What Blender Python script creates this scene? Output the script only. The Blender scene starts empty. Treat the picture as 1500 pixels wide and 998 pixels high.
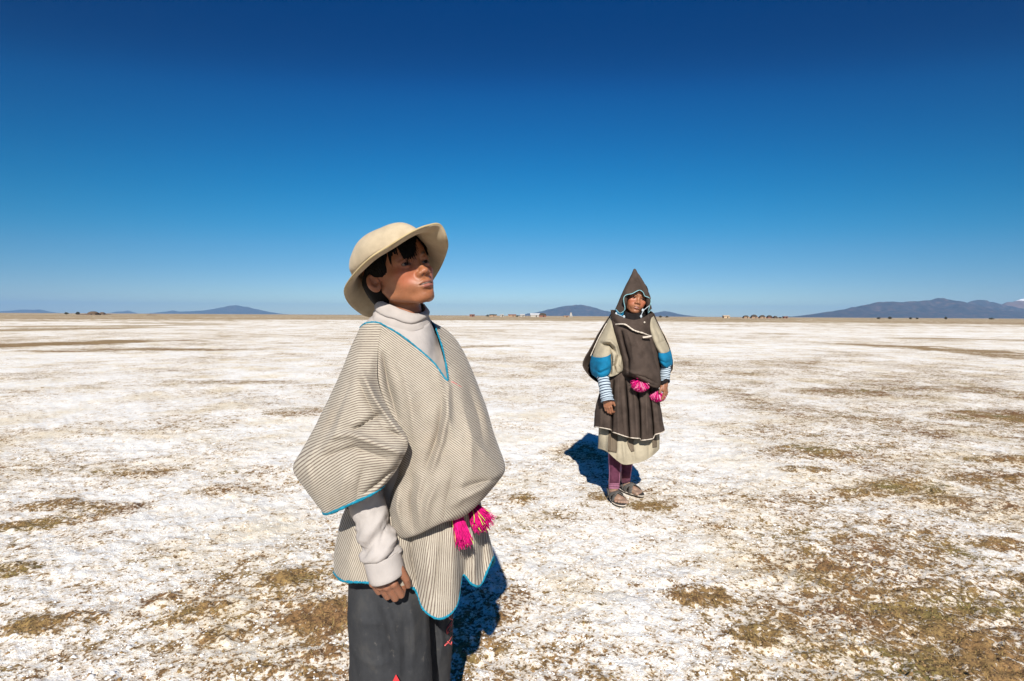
import bpy, bmesh, math, random
import numpy as np
from mathutils import Matrix, Vector

C = bpy.context.scene.collection
SC = bpy.context.scene
rnd = random.Random(7)
RG = np.random.default_rng(11)

# ------------------------------------------------------------------ camera
CAM = np.array([0.0, 0.0, 1.26]); FPX = 833.33
PITCH = math.radians(2.51); ROLL = math.radians(0.325)
F_ = np.array([0, math.cos(PITCH), -math.sin(PITCH)])
R0 = np.array([1.0, 0, 0]); U0 = np.cross(R0, F_)
R_ = R0 * math.cos(ROLL) + U0 * math.sin(ROLL)
U_ = np.cross(R_, F_)

cd = bpy.data.cameras.new('camera'); cam = bpy.data.objects.new('camera', cd); C.objects.link(cam)
cd.lens = 20; cd.sensor_width = 36; cd.clip_start = 0.05; cd.clip_end = 40000
m = Matrix.Identity(4)
for i in range(3):
    m[i][0], m[i][1], m[i][2], m[i][3] = R_[i], U_[i], -F_[i], CAM[i]
cam.matrix_world = m
SC.camera = cam

# ------------------------------------------------------------------ sky, sun, exposure
SUN_EL = math.radians(35.4); SUN_AZ = math.radians(180.0)      # behind the camera, shining towards +Y
w = bpy.data.worlds.new('World'); SC.world = w; w.use_nodes = True
nt = w.node_tree; bg = nt.nodes['Background']
sky = nt.nodes.new('ShaderNodeTexSky'); sky.sky_type = 'NISHITA'; sky.sun_disc = False
sky.sun_elevation = SUN_EL; sky.sun_rotation = SUN_AZ
sky.altitude = 3700; sky.air_density = 1.0; sky.dust_density = 0.35; sky.ozone_density = 3.0
def vmul(a, k):
    x = nt.nodes.new('ShaderNodeVectorMath'); x.operation = 'MULTIPLY'; nt.links.new(a, x.inputs[0])
    if isinstance(k, tuple): x.inputs[1].default_value = k
    else: nt.links.new(k, x.inputs[1])
    return x.outputs[0]
def fmath(op, a, k):
    x = nt.nodes.new('ShaderNodeMath'); x.operation = op; nt.links.new(a, x.inputs[0]); x.inputs[1].default_value = k
    return x.outputs[0]
# the thin dry air of the high plateau through a polarising filter: deeper blue overhead; the dimming to both sides imitates lens vignetting
cur = nt.nodes.new('ShaderNodeRGBCurve'); cm_ = cur.mapping
for k_, pts_ in enumerate((((0, -.004), (.045, -.003), (.10, .010), (.16, .082), (.224, .180), (.44, .62), (1, 1.4)),
                           ((0, .0295), (.04, .0295), (.071, .0292), (.102, .080), (.184, .210), (.361, .435), (.54, .78), (1, 1.4)),
                           ((0, .142), (.08, .142), (.141, .140), (.2, .270), (.333, .475), (.51, .655), (.6, .84), (1, 1.3)))):
    cv_ = cm_.curves[k_]
    cv_.points[0].location = pts_[0]; cv_.points[1].location = pts_[-1]
    for p_ in pts_[1:-1]: cv_.points.new(*p_)
cm_.use_clip = False; cm_.extend = 'EXTRAPOLATED'; cm_.update()
nt.links.new(vmul(sky.outputs[0], (.05,) * 3), cur.inputs[1])
tc_ = nt.nodes.new('ShaderNodeTexCoord'); sx_ = nt.nodes.new('ShaderNodeSeparateXYZ'); nt.links.new(tc_.outputs['Generated'], sx_.inputs[0])
pol = fmath('ADD', fmath('MULTIPLY', fmath('POWER', fmath('ABSOLUTE', sx_.outputs[0], 0), 2), -.45), 1)
cb_ = nt.nodes.new('ShaderNodeCombineXYZ')
for k_ in range(3): nt.links.new(pol, cb_.inputs[k_])
nt.links.new(vmul(vmul(cur.outputs[0], (9.5,) * 3), cb_.outputs[0]), bg.inputs[0])
bg.inputs[1].default_value = 0.1

sl = bpy.data.lights.new('sun', 'SUN'); so = bpy.data.objects.new('sun', sl); C.objects.link(so)
sl.energy = 5.0; sl.angle = math.radians(0.53); sl.color = (1.0, 0.955, 0.88)
sd = Vector((0, math.cos(SUN_EL), -math.sin(SUN_EL)))
so.rotation_euler = sd.to_track_quat('-Z', 'Y').to_euler(); so.location = (0, -30, 25)
vs = SC.view_settings; vs.view_transform = 'Standard'; vs.look = 'None'; vs.exposure = 0.5; vs.gamma = 1
vs.use_curve_mapping = False
SC.cycles.volume_bounces = 0; SC.cycles.max_bounces = 6; SC.cycles.transparent_max_bounces = 8
SC.cycles.use_denoising = True

# ------------------------------------------------------------------ helpers
def P(px, py, Y):
    """a pixel of the photograph (1500 x 998) at depth Y metres -> point in the place"""
    px, py, Y = np.broadcast_arrays(np.asarray(px, float), np.asarray(py, float), np.asarray(Y, float))
    d = ((px - 750) / FPX)[..., None] * R_ - ((py - 499) / FPX)[..., None] * U_ + F_
    return CAM + d * (Y / d[..., 1])[..., None]

def G(px, py):
    """the ground point seen at a pixel"""
    d = (px - 750) / FPX * R_ - (py - 499) / FPX * U_ + F_
    return CAM + d * (-CAM[2] / d[2])

def hash3(ix, iy, iz, seed=0):
    n = (ix * 374761393 + iy * 668265263 + iz * 2147483647 + seed * 974634777) & 0xffffffff
    n = ((n ^ (n >> 13)) * 1274126177) & 0xffffffff
    n = ((n ^ (n >> 16)) * 2246822519) & 0xffffffff
    return ((n ^ (n >> 15)) & 0xffff) / 65535.0

def vnoise(p, seed=0):
    """value noise, -1..1, p (...,3)"""
    p = np.asarray(p, float); i = np.floor(p).astype(np.int64); f = p - i
    f = f * f * f * (f * (f * 6 - 15) + 10); r = 0
    for dx in (0, 1):
        for dy in (0, 1):
            for dz in (0, 1):
                wgt = (f[..., 0] if dx else 1 - f[..., 0]) * (f[..., 1] if dy else 1 - f[..., 1]) * (f[..., 2] if dz else 1 - f[..., 2])
                r = r + wgt * hash3(i[..., 0] + dx, i[..., 1] + dy, i[..., 2] + dz, seed)
    return r * 2 - 1

def fbm(p, octv=4, seed=0, gain=.5):
    a, s, r = 1, 0, 0; p = np.asarray(p, float)
    for k in range(octv):
        r = r + a * vnoise(p, seed + k); s += a; a *= gain; p = p * 2.03 + 3.7
    return r / s

def sstep(a, b, x):
    t = np.clip((x - a) / (b - a), 0, 1); return t * t * (3 - 2 * t)

def tag(o, label=None, cat=None, group=None, kind=None):
    if label: o['label'] = label
    if cat: o['category'] = cat
    if group: o['group'] = group
    if kind: o['kind'] = kind
    return o

def empty(name, loc, label=None, cat=None, group=None):
    o = bpy.data.objects.new(name, None); C.objects.link(o); o.location = loc; o.empty_display_size = .2
    return tag(o, label, cat, group)

def mesh(name, V, Fc, mat, parent=None, uv=None, col=None, smooth=True, attrs=None):
    """one mesh object; V in place coordinates; the parent's location is taken off"""
    V = np.asarray(V, float).reshape(-1, 3)
    if parent is not None:
        q = parent; off = np.zeros(3)
        while q is not None:
            off += np.array(q.location); q = q.parent
        V = V - off
    me = bpy.data.meshes.new(name)
    if isinstance(Fc, np.ndarray):
        n, k = Fc.shape
        me.vertices.add(len(V)); me.vertices.foreach_set('co', V.astype(np.float32).ravel())
        me.loops.add(n * k); me.loops.foreach_set('vertex_index', Fc.astype(np.int32).ravel())
        me.polygons.add(n); me.polygons.foreach_set('loop_start', np.arange(0, n * k, k, dtype=np.int32))
        me.update(calc_edges=True); me.validate()
    else:
        me.from_pydata(V.tolist(), [], [list(f) for f in Fc]); me.update()
    if smooth: me.polygons.foreach_set('use_smooth', np.ones(len(me.polygons), bool))
    if uv is not None:
        l = me.uv_layers.new(name='UVMap'); idx = np.zeros(len(me.loops), np.int32)
        me.loops.foreach_get('vertex_index', idx)
        l.data.foreach_set('uv', np.asarray(uv, np.float32)[idx].ravel())
    if col is not None:
        a = me.color_attributes.new('Col', 'FLOAT_COLOR', 'POINT')
        cc = np.ones((len(V), 4), np.float32); cc[:, :3] = col; a.data.foreach_set('color', cc.ravel())
    for k_, v_ in (attrs or {}).items():
        a = me.attributes.new(k_, 'FLOAT', 'POINT'); a.data.foreach_set('value', np.asarray(v_, np.float32).ravel())
    if mat is not None: me.materials.append(mat)
    o = bpy.data.objects.new(name, me); C.objects.link(o); o.parent = parent
    return o

def join(parts):
    """[(V,F)] -> V,F with F list or array of quads"""
    Vs, Fs, n = [], [], 0
    for V, Fc in parts:
        V = np.asarray(V).reshape(-1, 3); Vs.append(V); Fs += [tuple(int(i) + n for i in f) for f in Fc]; n += len(V)
    return np.concatenate(Vs), Fs

def grid_faces(nr, nc, closed=False):
    r = np.arange(nr - 1)[:, None]; c = np.arange(nc if closed else nc - 1)[None, :]; c2 = (c + 1) % nc
    return np.stack([r * nc + c, r * nc + c2, (r + 1) * nc + c2, (r + 1) * nc + c], -1).reshape(-1, 4)

def spline(A, n, closed=False):
    """Catmull-Rom through the rows of A (m,...) at n even parameters"""
    A = np.asarray(A, float); m_ = len(A)
    t = np.linspace(0, m_ if closed else m_ - 1, n, endpoint=not closed)
    i = np.floor(t).astype(int)
    if not closed: i = np.minimum(i, m_ - 2)
    f = (t - i).reshape((-1,) + (1,) * (A.ndim - 1))
    if closed: g = lambda k: A[(i + k) % m_]
    else:
        B = np.concatenate([[2 * A[0] - A[1]], A, [2 * A[-1] - A[-2]]]); g = lambda k: B[i + k + 1]
    p0, p1, p2, p3 = g(-1), g(0), g(1), g(2)
    return .5 * (2 * p1 + (p2 - p0) * f + (2 * p0 - 5 * p1 + 4 * p2 - p3) * f ** 2 + (3 * p1 - p0 - 3 * p2 + p3) * f ** 3)

def tube(pts, rad, seg=8, n=None, closed=False, cap=True, flat=None):
    """tube round a smoothed polyline in place coordinates -> V,F"""
    pts = np.asarray(pts, float); rad = np.broadcast_to(np.asarray(rad, float), (len(pts),))
    if n:
        q = spline(np.concatenate([pts, rad[:, None]], 1), n, closed); pts, rad = q[:, :3], np.maximum(q[:, 3], 1e-5)
    T = np.roll(pts, -1, 0) - np.roll(pts, 1, 0)
    if not closed: T[0] = pts[1] - pts[0]; T[-1] = pts[-1] - pts[-2]
    T /= np.linalg.norm(T, axis=1)[:, None] + 1e-12
    N = np.zeros_like(T); a = np.array([0, 0, 1.0]) if abs(T[0][2]) < .8 else np.array([1.0, 0, 0])
    v = np.cross(T[0], a)
    for k in range(len(T)):
        v = v - T[k] * v.dot(T[k]); v /= np.linalg.norm(v) + 1e-12; N[k] = v
    B = np.cross(T, N); th = np.linspace(0, 2 * math.pi, seg, endpoint=False)
    fl = 1 if flat is None else flat
    V = pts[:, None] + rad[:, None, None] * (np.cos(th)[None, :, None] * N[:, None] + fl * np.sin(th)[None, :, None] * B[:, None])
    Fs = [tuple(f) for f in grid_faces(len(pts), seg, True)[:, ::-1]]
    if closed:
        k = (len(pts) - 1) * seg
        Fs += [(j, k + j, k + (j + 1) % seg, (j + 1) % seg)[::-1] for j in range(seg)]
    elif cap:
        Fs += [tuple(range(seg)), tuple(range((len(pts) - 1) * seg, len(pts) * seg))[::-1]]
    return V.reshape(-1, 3), Fs

# ------------------------------------------------------------------ material helpers
class NB:
    def __init__(s, name):
        s.m = bpy.data.materials.new(name); s.m.use_nodes = True; s.t = s.m.node_tree
        s.b = s.t.nodes['Principled BSDF']
    def n(s, typ, **kw):
        x = s.t.nodes.new('ShaderNode' + typ)
        for k, v in kw.items(): setattr(x, k, v)
        return x
    def l(s, a, b): s.t.links.new(a, b)
    def pos(s):
        return s.n('NewGeometry').outputs['Position']
    def obj(s):
        return s.n('TexCoord').outputs['Object']
    def noise(s, vec, scale, detail=4, rough=.55, dist=0):
        x = s.n('TexNoise'); x.inputs['Scale'].default_value = scale; x.inputs['Detail'].default_value = detail
        x.inputs['Roughness'].default_value = rough; x.inputs['Distortion'].default_value = dist
        s.l(vec, x.inputs['Vector']); return x.outputs['Fac']
    def math(s, op, a, b=None, c=None, clamp=False):
        x = s.n('Math', operation=op); x.use_clamp = clamp
        for k, v in enumerate((a, b, c)):
            if v is None: continue
            if isinstance(v, (int, float)): x.inputs[k].default_value = v
            else: s.l(v, x.inputs[k])
        return x.outputs[0]
    def ramp(s, fac, stops):
        x = s.n('ValToRGB'); e = x.color_ramp.elements
        while len(e) < len(stops): e.new(.5)
        for k, (p, c) in enumerate(stops):
            e[k].position = p; e[k].color = tuple(c) + (1,) if len(c) == 3 else c
        s.l(fac, x.inputs[0]); return x.outputs[0]
    def mapr(s, v, a, b, c=0, d=1):
        x = s.n('MapRange'); x.interpolation_type = 'SMOOTHSTEP'
        s.l(v, x.inputs[0])
        for k, q in enumerate((a, b, c, d)): x.inputs[k + 1].default_value = q
        return x.outputs[0]
    def mix(s, f, a, b, mode='MIX'):
        x = s.n('Mix', data_type='RGBA', blend_type=mode)
        for k, v in ((0, f), (6, a), (7, b)):
            if isinstance(v, (int, float)): x.inputs[k].default_value = v
            elif isinstance(v, tuple): x.inputs[k].default_value = v + (1,) if len(v) == 3 else v
            else: s.l(v, x.inputs[k])
        return x.outputs[2]
    def attr(s, name):
        x = s.n('Attribute'); x.attribute_name = name; return x
    def bump(s, h, strength=.5, dist=.002):
        x = s.n('Bump'); x.inputs['Strength'].default_value = strength; x.inputs['Distance'].default_value = dist
        s.l(h, x.inputs['Height']); s.l(x.outputs[0], s.b.inputs['Normal']); return x
    def done(s, col=None, rough=.8, spec=.3):
        if col is not None:
            if isinstance(col, tuple): s.b.inputs['Base Color'].default_value = col + (1,)
            else: s.l(col, s.b.inputs['Base Color'])
        s.b.inputs['Roughness'].default_value = rough; s.b.inputs['Specular IOR Level'].default_value = spec
        return s.m

def plain(name, c, rough=.85, spec=.25, vary=.25, scale=30, bump=None):
    b = NB(name); n_ = b.noise(b.obj(), scale, 4)
    lo = tuple(x * (1 - vary) for x in c); hi = tuple(min(1, x * (1 + vary)) for x in c)
    if bump: b.bump(b.noise(b.obj(), bump[0], 3), bump[1], bump[2])
    return b.done(b.ramp(n_, [(.3, lo), (.7, hi)]), rough, spec)
# ================================================================== GROUND
def soil_mask(X, Y):
    """bare soil patches as they lie on the flat: -1 salt .. +1 bare soil (large scale only)"""
    p = np.stack([X, Y, 0 * X], -1)
    R = np.hypot(X, Y)
    m_ = 0.62 * fbm(p * 1.1, 4, 3) + .40 * fbm(p * .25 + 9, 3, 5)
    # more soil to the right foreground and the left foreground, salt in the middle
    A = np.arctan2(X, np.maximum(Y, .01))
    m_ += .50 * sstep(.18, .66, A) * sstep(22, 5, R) + .16 * sstep(.3, .8, -A) * sstep(9, 4, R) - .18
    m_ += .30 * sstep(3.2, 1.7, R) * (.5 + .5 * sstep(-.3, .3, A)) + .16 * sstep(0, .25, A) * sstep(6, 3, R)
    warp = .35 * fbm(p * 3.0, 3, 21)
    for (px, py, rx, ry, ang, s) in PATCHES:
        c = G(px, py); ca, sa = math.cos(ang), math.sin(ang)
        dx, dy = X - c[0], Y - c[1]
        u = (dx * ca + dy * sa) / rx; v = (-dx * sa + dy * ca) / ry
        d = np.sqrt(u * u + v * v) + warp
        m_ = np.maximum(m_, np.where(d < 1.7, s * sstep(1.5, .35, d) - .5 * sstep(1.0, 1.6, d), -9))
    # long thin bands on the far flat
    for (pts, wd, s) in BANDS:
        q = np.array([G(*a)[:2] for a in pts]); dmin = np.full(X.shape, 1e9)
        for a, b in zip(q[:-1], q[1:]):
            ab = b - a; t = np.clip(((X - a[0]) * ab[0] + (Y - a[1]) * ab[1]) / ab.dot(ab), 0, 1)
            dmin = np.minimum(dmin, np.hypot(X - a[0] - t * ab[0], Y - a[1] - t * ab[1]))
        d = dmin / wd + .9 * fbm(p * (1.2 / wd), 3, 31)
        m_ = np.maximum(m_, np.where(d < 1.3, s * sstep(1.2, .4, d), -9))
    pf = np.stack([X * .012, Y * .03, 0 * X], -1)
    far = sstep(95, 190, R + 55 * fbm(pf, 3, 41))
    m_ = m_ + far * 1.1 + .45 * sstep(10, 40, R) * fbm(np.stack([X * .05, Y * .16, 0 * X], -1), 3, 51)
    return m_

PATCHES = [  # px, py, rx, ry (m), angle, strength
    (482, 905, .15, .17, .2, 1.0), (425, 850, .16, .12, .5, .8), (283, 900, .15, .09, .3, .75),
    (80, 915, .2, .09, .25, .8), (325, 935, .12, .08, .2, .45), (480, 955, .16, .06, .2, .5),
    (1022, 871, .13, .09, 0, .95), (1212, 830, .12, .09, .1, .95), (1108, 932, .12, .09, .2, .8),
    (1358, 900, .15, .09, -.5, .95), (1268, 898, .14, .06, -.4, .75), (1405, 980, .22, .11, -.2, 1.0), (1330, 965, .1, .06, -.2, .8),
    (1330, 712, .45, .2, .2, .62), (1385, 735, .3, .12, 0, .55), (1260, 720, .22, .1, 0, .55), (1440, 700, .45, .22, .1, .6), (1480, 675, .4, .15, 0, .6), (1190, 665, .4, .3, 0, .65),
    (1240, 575, 1.0, .6, .1, .6), (1480, 610, .9, .5, .1, .8), (20, 770, .35, .12, .3, .62),
    (75, 738, .3, .12, .2, .5), (15, 840, .15, .12, 0, .8), (165, 745, .25, .15, .3, .55),
    (700, 880, .22, .3, 0, .36), (690, 950, .12, .1, 0, .4), (855, 665, .3, .4, 0, .36), (765, 728, .1, .12, .2, .6), (885, 728, .10, .1, .1, .65), (955, 742, .16, .1, .1, .75),
    (440, 605, .4, .3, 0, .3), (255, 512, 3.2, .7, .05, .75), (100, 515, 1.5, .5, 0, .6), (340, 560, 1.2, .4, .1, .35), (240, 880, .1, .08, 0, .4),
    (330, 715, .25, .15, .2, .45), (200, 690, .35, .2, .2, .4), (1470, 800, .2, .12, 0, .65), (1490, 850, .15, .1, 0, .7), (1190, 690, .22, .1, 0, .6), (1150, 530, 1.5, .5, 0, .3)]
BANDS = [([(0, 478), (150, 478), (300, 476)], 5.0, .85), ([(0, 484), (100, 482), (210, 480)], 3.0, .8),
         ([(0, 507), (90, 504), (190, 500)], 1.7, .95), ([(190, 473), (290, 474)], 4.0, .8),
         ([(1255, 505), (1340, 509), (1510, 519)], 1.25, 1.0), ([(1380, 513), (1520, 527)], 1.1, .7),
         ([(690, 508), (735, 507)], .8, .55), ([(860, 497), (905, 495)], 1.0, .4), ([(1120, 489), (1145, 489)], 1.6, .6),
         ([(1010, 475), (1300, 477), (1500, 478)], 5., .55), ([(1350, 496), (1500, 499)], 1.6, .5), ([(640, 480), (760, 479)], 2.5, .3)]

NA = 900
rad = np.concatenate([np.geomspace(.25, 1.2, 26)[:-1], np.geomspace(1.2, 7.5, 330)[:-1], np.geomspace(7.5, 60, 170)[:-1], np.geomspace(60, 20500, 100)])
# angular rings: dense over the front, thin behind
af = np.concatenate([np.linspace(-55, 55, 760), np.linspace(55, 305, 160)[1:-1]]) * math.pi / 180
gx = rad[:, None] * np.sin(af)[None]; gy = rad[:, None] * np.cos(af)[None]
gm = soil_mask(gx, gy)
gp = np.stack([gx, gy, 0 * gx], -1)
fine = fbm(gp * 26, 3, 61); mid = fbm(gp * 7, 3, 62); big = fbm(gp * .8, 3, 63)
fade = sstep(60, 6, rad)[:, None]
gz = fade * (.0075 * fine + .012 * mid) + .03 * big * sstep(.8, 3, rad)[:, None] * sstep(300, 30, rad)[:, None] \
     + .006 * sstep(.1, .5, gm) * fade * (1 + 1.5 * fine)
# flat under the two people's feet
for (fx, fy) in ((-.24, 1.45), (.72, 3.75)):
    k = sstep(.55, .2, np.hypot(gx - fx, gy - fy)); gz = gz * (1 - k * .92)
def ground_z(x, y):
    i = np.searchsorted(rad, np.hypot(x, y)) - 1; a = math.atan2(x, y)
    j = int(np.argmin(np.abs(af - a))); return float(gz[min(max(i, 0), len(rad) - 1), j])

b = NB('salt_and_soil')
ps = b.pos(); at = b.attr('soil').outputs['Fac']
wz = b.n('Mapping'); wz.inputs['Scale'].default_value = (1, 1, .3); b.l(ps, wz.inputs[0]); v = wz.outputs[0]
n1 = b.noise(v, 3.2, 5, .6, .3); n2 = b.noise(v, 15, 5, .62, .6); n3 = b.noise(v, 52, 5, .68, .3)
s_ = b.math('ADD', b.math('MULTIPLY', n1, .50), b.math('MULTIPLY', n2, .85))
s_ = b.math('ADD', s_, b.math('MULTIPLY', n3, 1.05))
s_ = b.math('ADD', s_, b.math('MULTIPLY', at, .285))      # about 1.2 on the middle ground
soil = b.mapr(s_, 1.265, 1.345)
veil = b.mapr(s_, 1.05, 1.31)                              # soil showing through a thin salt crust
hue = b.noise(v, 1.1, 3)
salt = b.ramp(b.noise(v, 9, 6, .7), [(.30, (.70, .675, .66)), (.46, (.85, .825, .775)), (.75, (.88, .86, .825))])
salt = b.mix(b.mapr(hue, .45, .72), salt, (.90, .83, .70), 'MULTIPLY')
salt = b.mix(b.math('MULTIPLY', veil, .62), salt, (.64, .47, .27))
soilc = b.ramp(b.noise(v, 2.3, 4), [(.30, (.21, .105, .058)), (.44, (.30, .175, .075)), (.56, (.33, .215, .085)), (.68, (.22, .18, .060))])
soilc = b.mix(b.mapr(b.noise(v, 60, 5, .75), .44, .62), soilc, (.095, .058, .033))
far_ = b.n('VectorMath', operation='LENGTH'); b.l(ps, far_.inputs[0])
fm = b.n('Mapping'); fm.inputs['Scale'].default_value = (.012, .05, 1); b.l(ps, fm.inputs[0])
soilc = b.mix(b.mapr(far_.outputs['Value'], 8, 60), soilc, b.ramp(b.noise(fm.outputs[0], 1, 5, .65), [(.36, (.27, .19, .105)), (.52, (.38, .285, .165)), (.68, (.56, .47, .35))]))
col = b.mix(soil, salt, soilc)
dk = b.mapr(b.noise(v, 85, 4, .7), .585, .65)             # dark specks
dk = b.math('MULTIPLY', dk, b.mapr(s_, 1.08, 1.26))
col = b.mix(b.math('MULTIPLY', dk, .8), col, (.11, .075, .045))
h = b.math('ADD', b.math('MULTIPLY', n2, .4), b.math('MULTIPLY', n3, .7))
h = b.math('ADD', h, b.math('MULTIPLY', b.noise(v, 190, 3), .3))
h = b.math('SUBTRACT', h, b.math('MULTIPLY', soil, .22))
b.bump(h, .62, .022)
M_GROUND = b.done(col, .95, .1)
tag(mesh('ground', np.stack([gx, gy, gz], -1), grid_faces(len(rad), len(af), True)[:, ::-1], M_GROUND, attrs={'soil': gm.ravel()}), kind='structure')

# ------------------------------------------------------------------ loose crumbs on the crust
def crumbs(name, n, r0, r1, size, pick, mat, seed, flat=.6):
    g_ = np.random.default_rng(seed); ang = np.radians(g_.uniform(-44, 44, n)); R = np.exp(g_.uniform(math.log(r0), math.log(r1), n))
    X, Y = R * np.sin(ang), R * np.cos(ang); m_ = soil_mask(X, Y) + .35 * fbm(np.stack([X * 9, Y * 9, 0 * X], -1), 3, 77)
    k = pick(m_, g_.random(n)); X, Y = X[k], Y[k]; n = len(X)
    i = np.clip(np.searchsorted(rad, np.hypot(X, Y)) - 1, 0, len(rad) - 2); a = np.arctan2(X, Y)
    j = np.clip(np.searchsorted(af, a), 1, 758); fr_ = (np.hypot(X, Y) - rad[i]) / (rad[i + 1] - rad[i])
    Z = gz[i, j] * (1 - fr_) + gz[i + 1, j] * fr_
    base = np.array([(1, 0, -.2), (.35, .9, -.2), (-.8, .6, -.2), (-.8, -.6, -.2), (.35, -.9, -.2), (.3, .25, .8), (-.4, .1, .9), (.1, -.45, .75)])
    tri_ = np.array([(0, 1, 5), (1, 2, 6), (1, 6, 5), (2, 3, 6), (3, 4, 7), (3, 7, 6), (4, 0, 7), (0, 5, 7), (5, 6, 7)])
    sz = size * np.exp(g_.normal(0, .45, n)); rot = g_.uniform(0, 6.28, n); c_, s_ = np.cos(rot), np.sin(rot)
    B = base[None] * (1 + .35 * g_.uniform(-1, 1, (n, 8, 1))) + .15 * g_.normal(0, 1, (n, 8, 3)); B = B * sz[:, None, None] * np.array([1, 1, flat])
    V = np.stack([B[..., 0] * c_[:, None] - B[..., 1] * s_[:, None] + X[:, None], B[..., 0] * s_[:, None] + B[..., 1] * c_[:, None] + Y[:, None], B[..., 2] + Z[:, None] + .0005], -1)
    return tag(mesh(name, V, (tri_[None] + 8 * np.arange(n)[:, None, None]).reshape(-1, 3), mat, smooth=False), kind='stuff')
b = NB('salt_crumb'); M_CRUMB = b.done(b.ramp(b.noise(b.pos(), 30, 3), [(.3, (.62, .58, .53)), (.6, (.82, .80, .77))]), .95, .1)
b = NB('soil_crumb'); M_CLOD = b.done(b.ramp(b.noise(b.pos(), 25, 3), [(.3, (.12, .072, .04)), (.5, (.30, .185, .085)), (.7, (.22, .16, .06))]), .95, .1)
crumbs('salt_crumbs', 60000, 1.15, 7, .0036, lambda m_, u: u < .5 * sstep(.35, .05, m_), M_CRUMB, 1)
crumbs('soil_crumbs', 80000, 1.15, 8, .0032, lambda m_, u: u < np.clip(.16 + .8 * m_, .02, .8), M_CLOD, 2)

def grass(n, r0, r1, seed):
    """short dry blades standing in the bare patches"""
    g_ = np.random.default_rng(seed); ang = np.radians(g_.uniform(-43, 43, n)); R = np.exp(g_.uniform(math.log(r0), math.log(r1), n)); X, Y = R * np.sin(ang), R * np.cos(ang)
    k = (soil_mask(X, Y) + .5 * fbm(np.stack([X * 4, Y * 4, 0 * X], -1), 3, 79) > .42); X, Y = X[k], Y[k]; n = len(X)
    i = np.clip(np.searchsorted(rad, np.hypot(X, Y)) - 1, 0, len(rad) - 2); j = np.clip(np.searchsorted(af, np.arctan2(X, Y)), 1, 758); Z = gz[i, j] - .002
    V = []
    for q in range(3):
        a = g_.uniform(0, 6.28, n); h_ = .011 * np.exp(g_.normal(0, .4, n)); w_ = .0011; ln_ = g_.uniform(.2, .9, n) * h_
        b0 = np.stack([X + g_.normal(0, .006, n), Y + g_.normal(0, .006, n), Z], -1); sd = np.stack([-np.sin(a), np.cos(a), 0 * a], -1) * w_
        tip = b0 + np.stack([np.cos(a) * ln_, np.sin(a) * ln_, h_], -1); V.append(np.stack([b0 - sd, b0 + sd, tip], 1))
    V = np.concatenate(V).reshape(-1, 3)
    return tag(mesh('dry_grass', V, np.arange(len(V)).reshape(-1, 3), plain('dry_grass_blade', (.30, .215, .085), .9, .1, .4, 40), smooth=False), kind='stuff')
grass(26000, 1.3, 9, 3)

# ------------------------------------------------------------------ mountains
def mountain(name, Y, prof, depth, seed, mat, snow=0):
    """prof: (px, pixels above the horizon) skyline points -> a ridge of real depth Y away"""
    px = np.array([a for a, _ in prof], float); hh = np.array([c for _, c in prof], float)
    n = 220; q = np.linspace(px[0], px[-1], n)
    # smooth interpolation of the skyline
    h = np.interp(q, px, hh); k_ = np.array([1, 2, 3, 2, 1.]) / 9; h = np.convolve(np.pad(h, 2, 'edge'), k_, 'valid')
    jag = fbm(np.stack([q * .11, 0 * q + seed, 0 * q], -1), 4, seed, .6); h = np.maximum(h + jag * (.35 + .045 * h), 0) * sstep(0, .6, h)
    X = (q - 750) / FPX * Y; H = h / FPX * Y
    nd = 46; t = np.linspace(-1, 1, nd)
    xx = np.repeat(X[None], nd, 0); yy = Y + t[:, None] * depth + 0 * xx
    pn = np.stack([xx / depth * 2.2, yy / depth * 2.2, 0 * xx], -1)
    rid = 1 - np.abs(fbm(pn, 4, seed)) * 1.5
    base = np.clip(1 - np.abs(t), 0, 1)[:, None] ** 1.25
    zz = H[None] * base * (1 + (rid - .75) * .9 * (1 - base) * base * 4 * .5) + H[None] * .03 * fbm(pn * 4, 3, seed + 5) * base
    zz = np.maximum(zz, 0) - 4 * (1 - base)
    return tag(mesh(name, np.stack([xx, yy, zz], -1), grid_faces(nd, n), mat), kind='structure')
b = NB('mountain_rock'); g_ = b.noise(b.pos(), .012, 7, .62)
M_ROCK = b.done(b.ramp(g_, [(.30, (.022, .022, .032)), (.52, (.050, .038, .042)), (.72, (.15, .088, .078))]), .95, .1)
b = NB('mountain_snow'); g_ = b.noise(b.pos(), .01, 5)
sz = b.n('SeparateXYZ'); b.l(b.pos(), sz.inputs[0])
lim = b.math('ADD', sz.outputs[2], b.math('MULTIPLY', g_, 60))
M_SNOW = b.done(b.mix(b.mapr(lim, 322, 330), (.17, .10, .08), (.8, .8, .82)), .9, .1)
M8 = 8000
mountain('mountain', M8, [(1150, 0), (1180, 2.5), (1210, 8), (1240, 13.5), (1262, 18.5), (1280, 22), (1298, 24.5), (1310, 24), (1320, 23), (1335, 25.5), (1350, 26), (1365, 28.5), (1378, 30), (1390, 28), (1402, 26), (1414, 23), (1425, 19), (1450, 15), (1490, 10), (1530, 0)], 900, 5, M_ROCK)
mountain('mountain', 8900, [(1385, 0), (1400, 14), (1414, 22), (1422, 26), (1433, 29), (1443, 27.5), (1455, 23), (1468, 20.5), (1485, 17), (1520, 10), (1560, 0)], 700, 9, M_ROCK)
mountain('mountain', 9600, [(1440, 4), (1462, 16), (1474, 25), (1481, 23.5), (1487, 28), (1495, 31), (1503, 31), (1520, 26), (1560, 8), (1600, 0)], 700, 12, M_SNOW)
mountain('mountain', 11500, [(755, 0), (770, 2.5), (790, 6), (805, 10), (822, 14), (838, 16), (850, 16.5), (862, 14.5), (878, 10.5), (890, 7.5), (905, 4), (930, 2.5), (950, 4), (962, 6), (972, 8), (980, 7), (992, 4), (1005, 2), (1020, 0)], 700, 15, M_ROCK)
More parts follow.
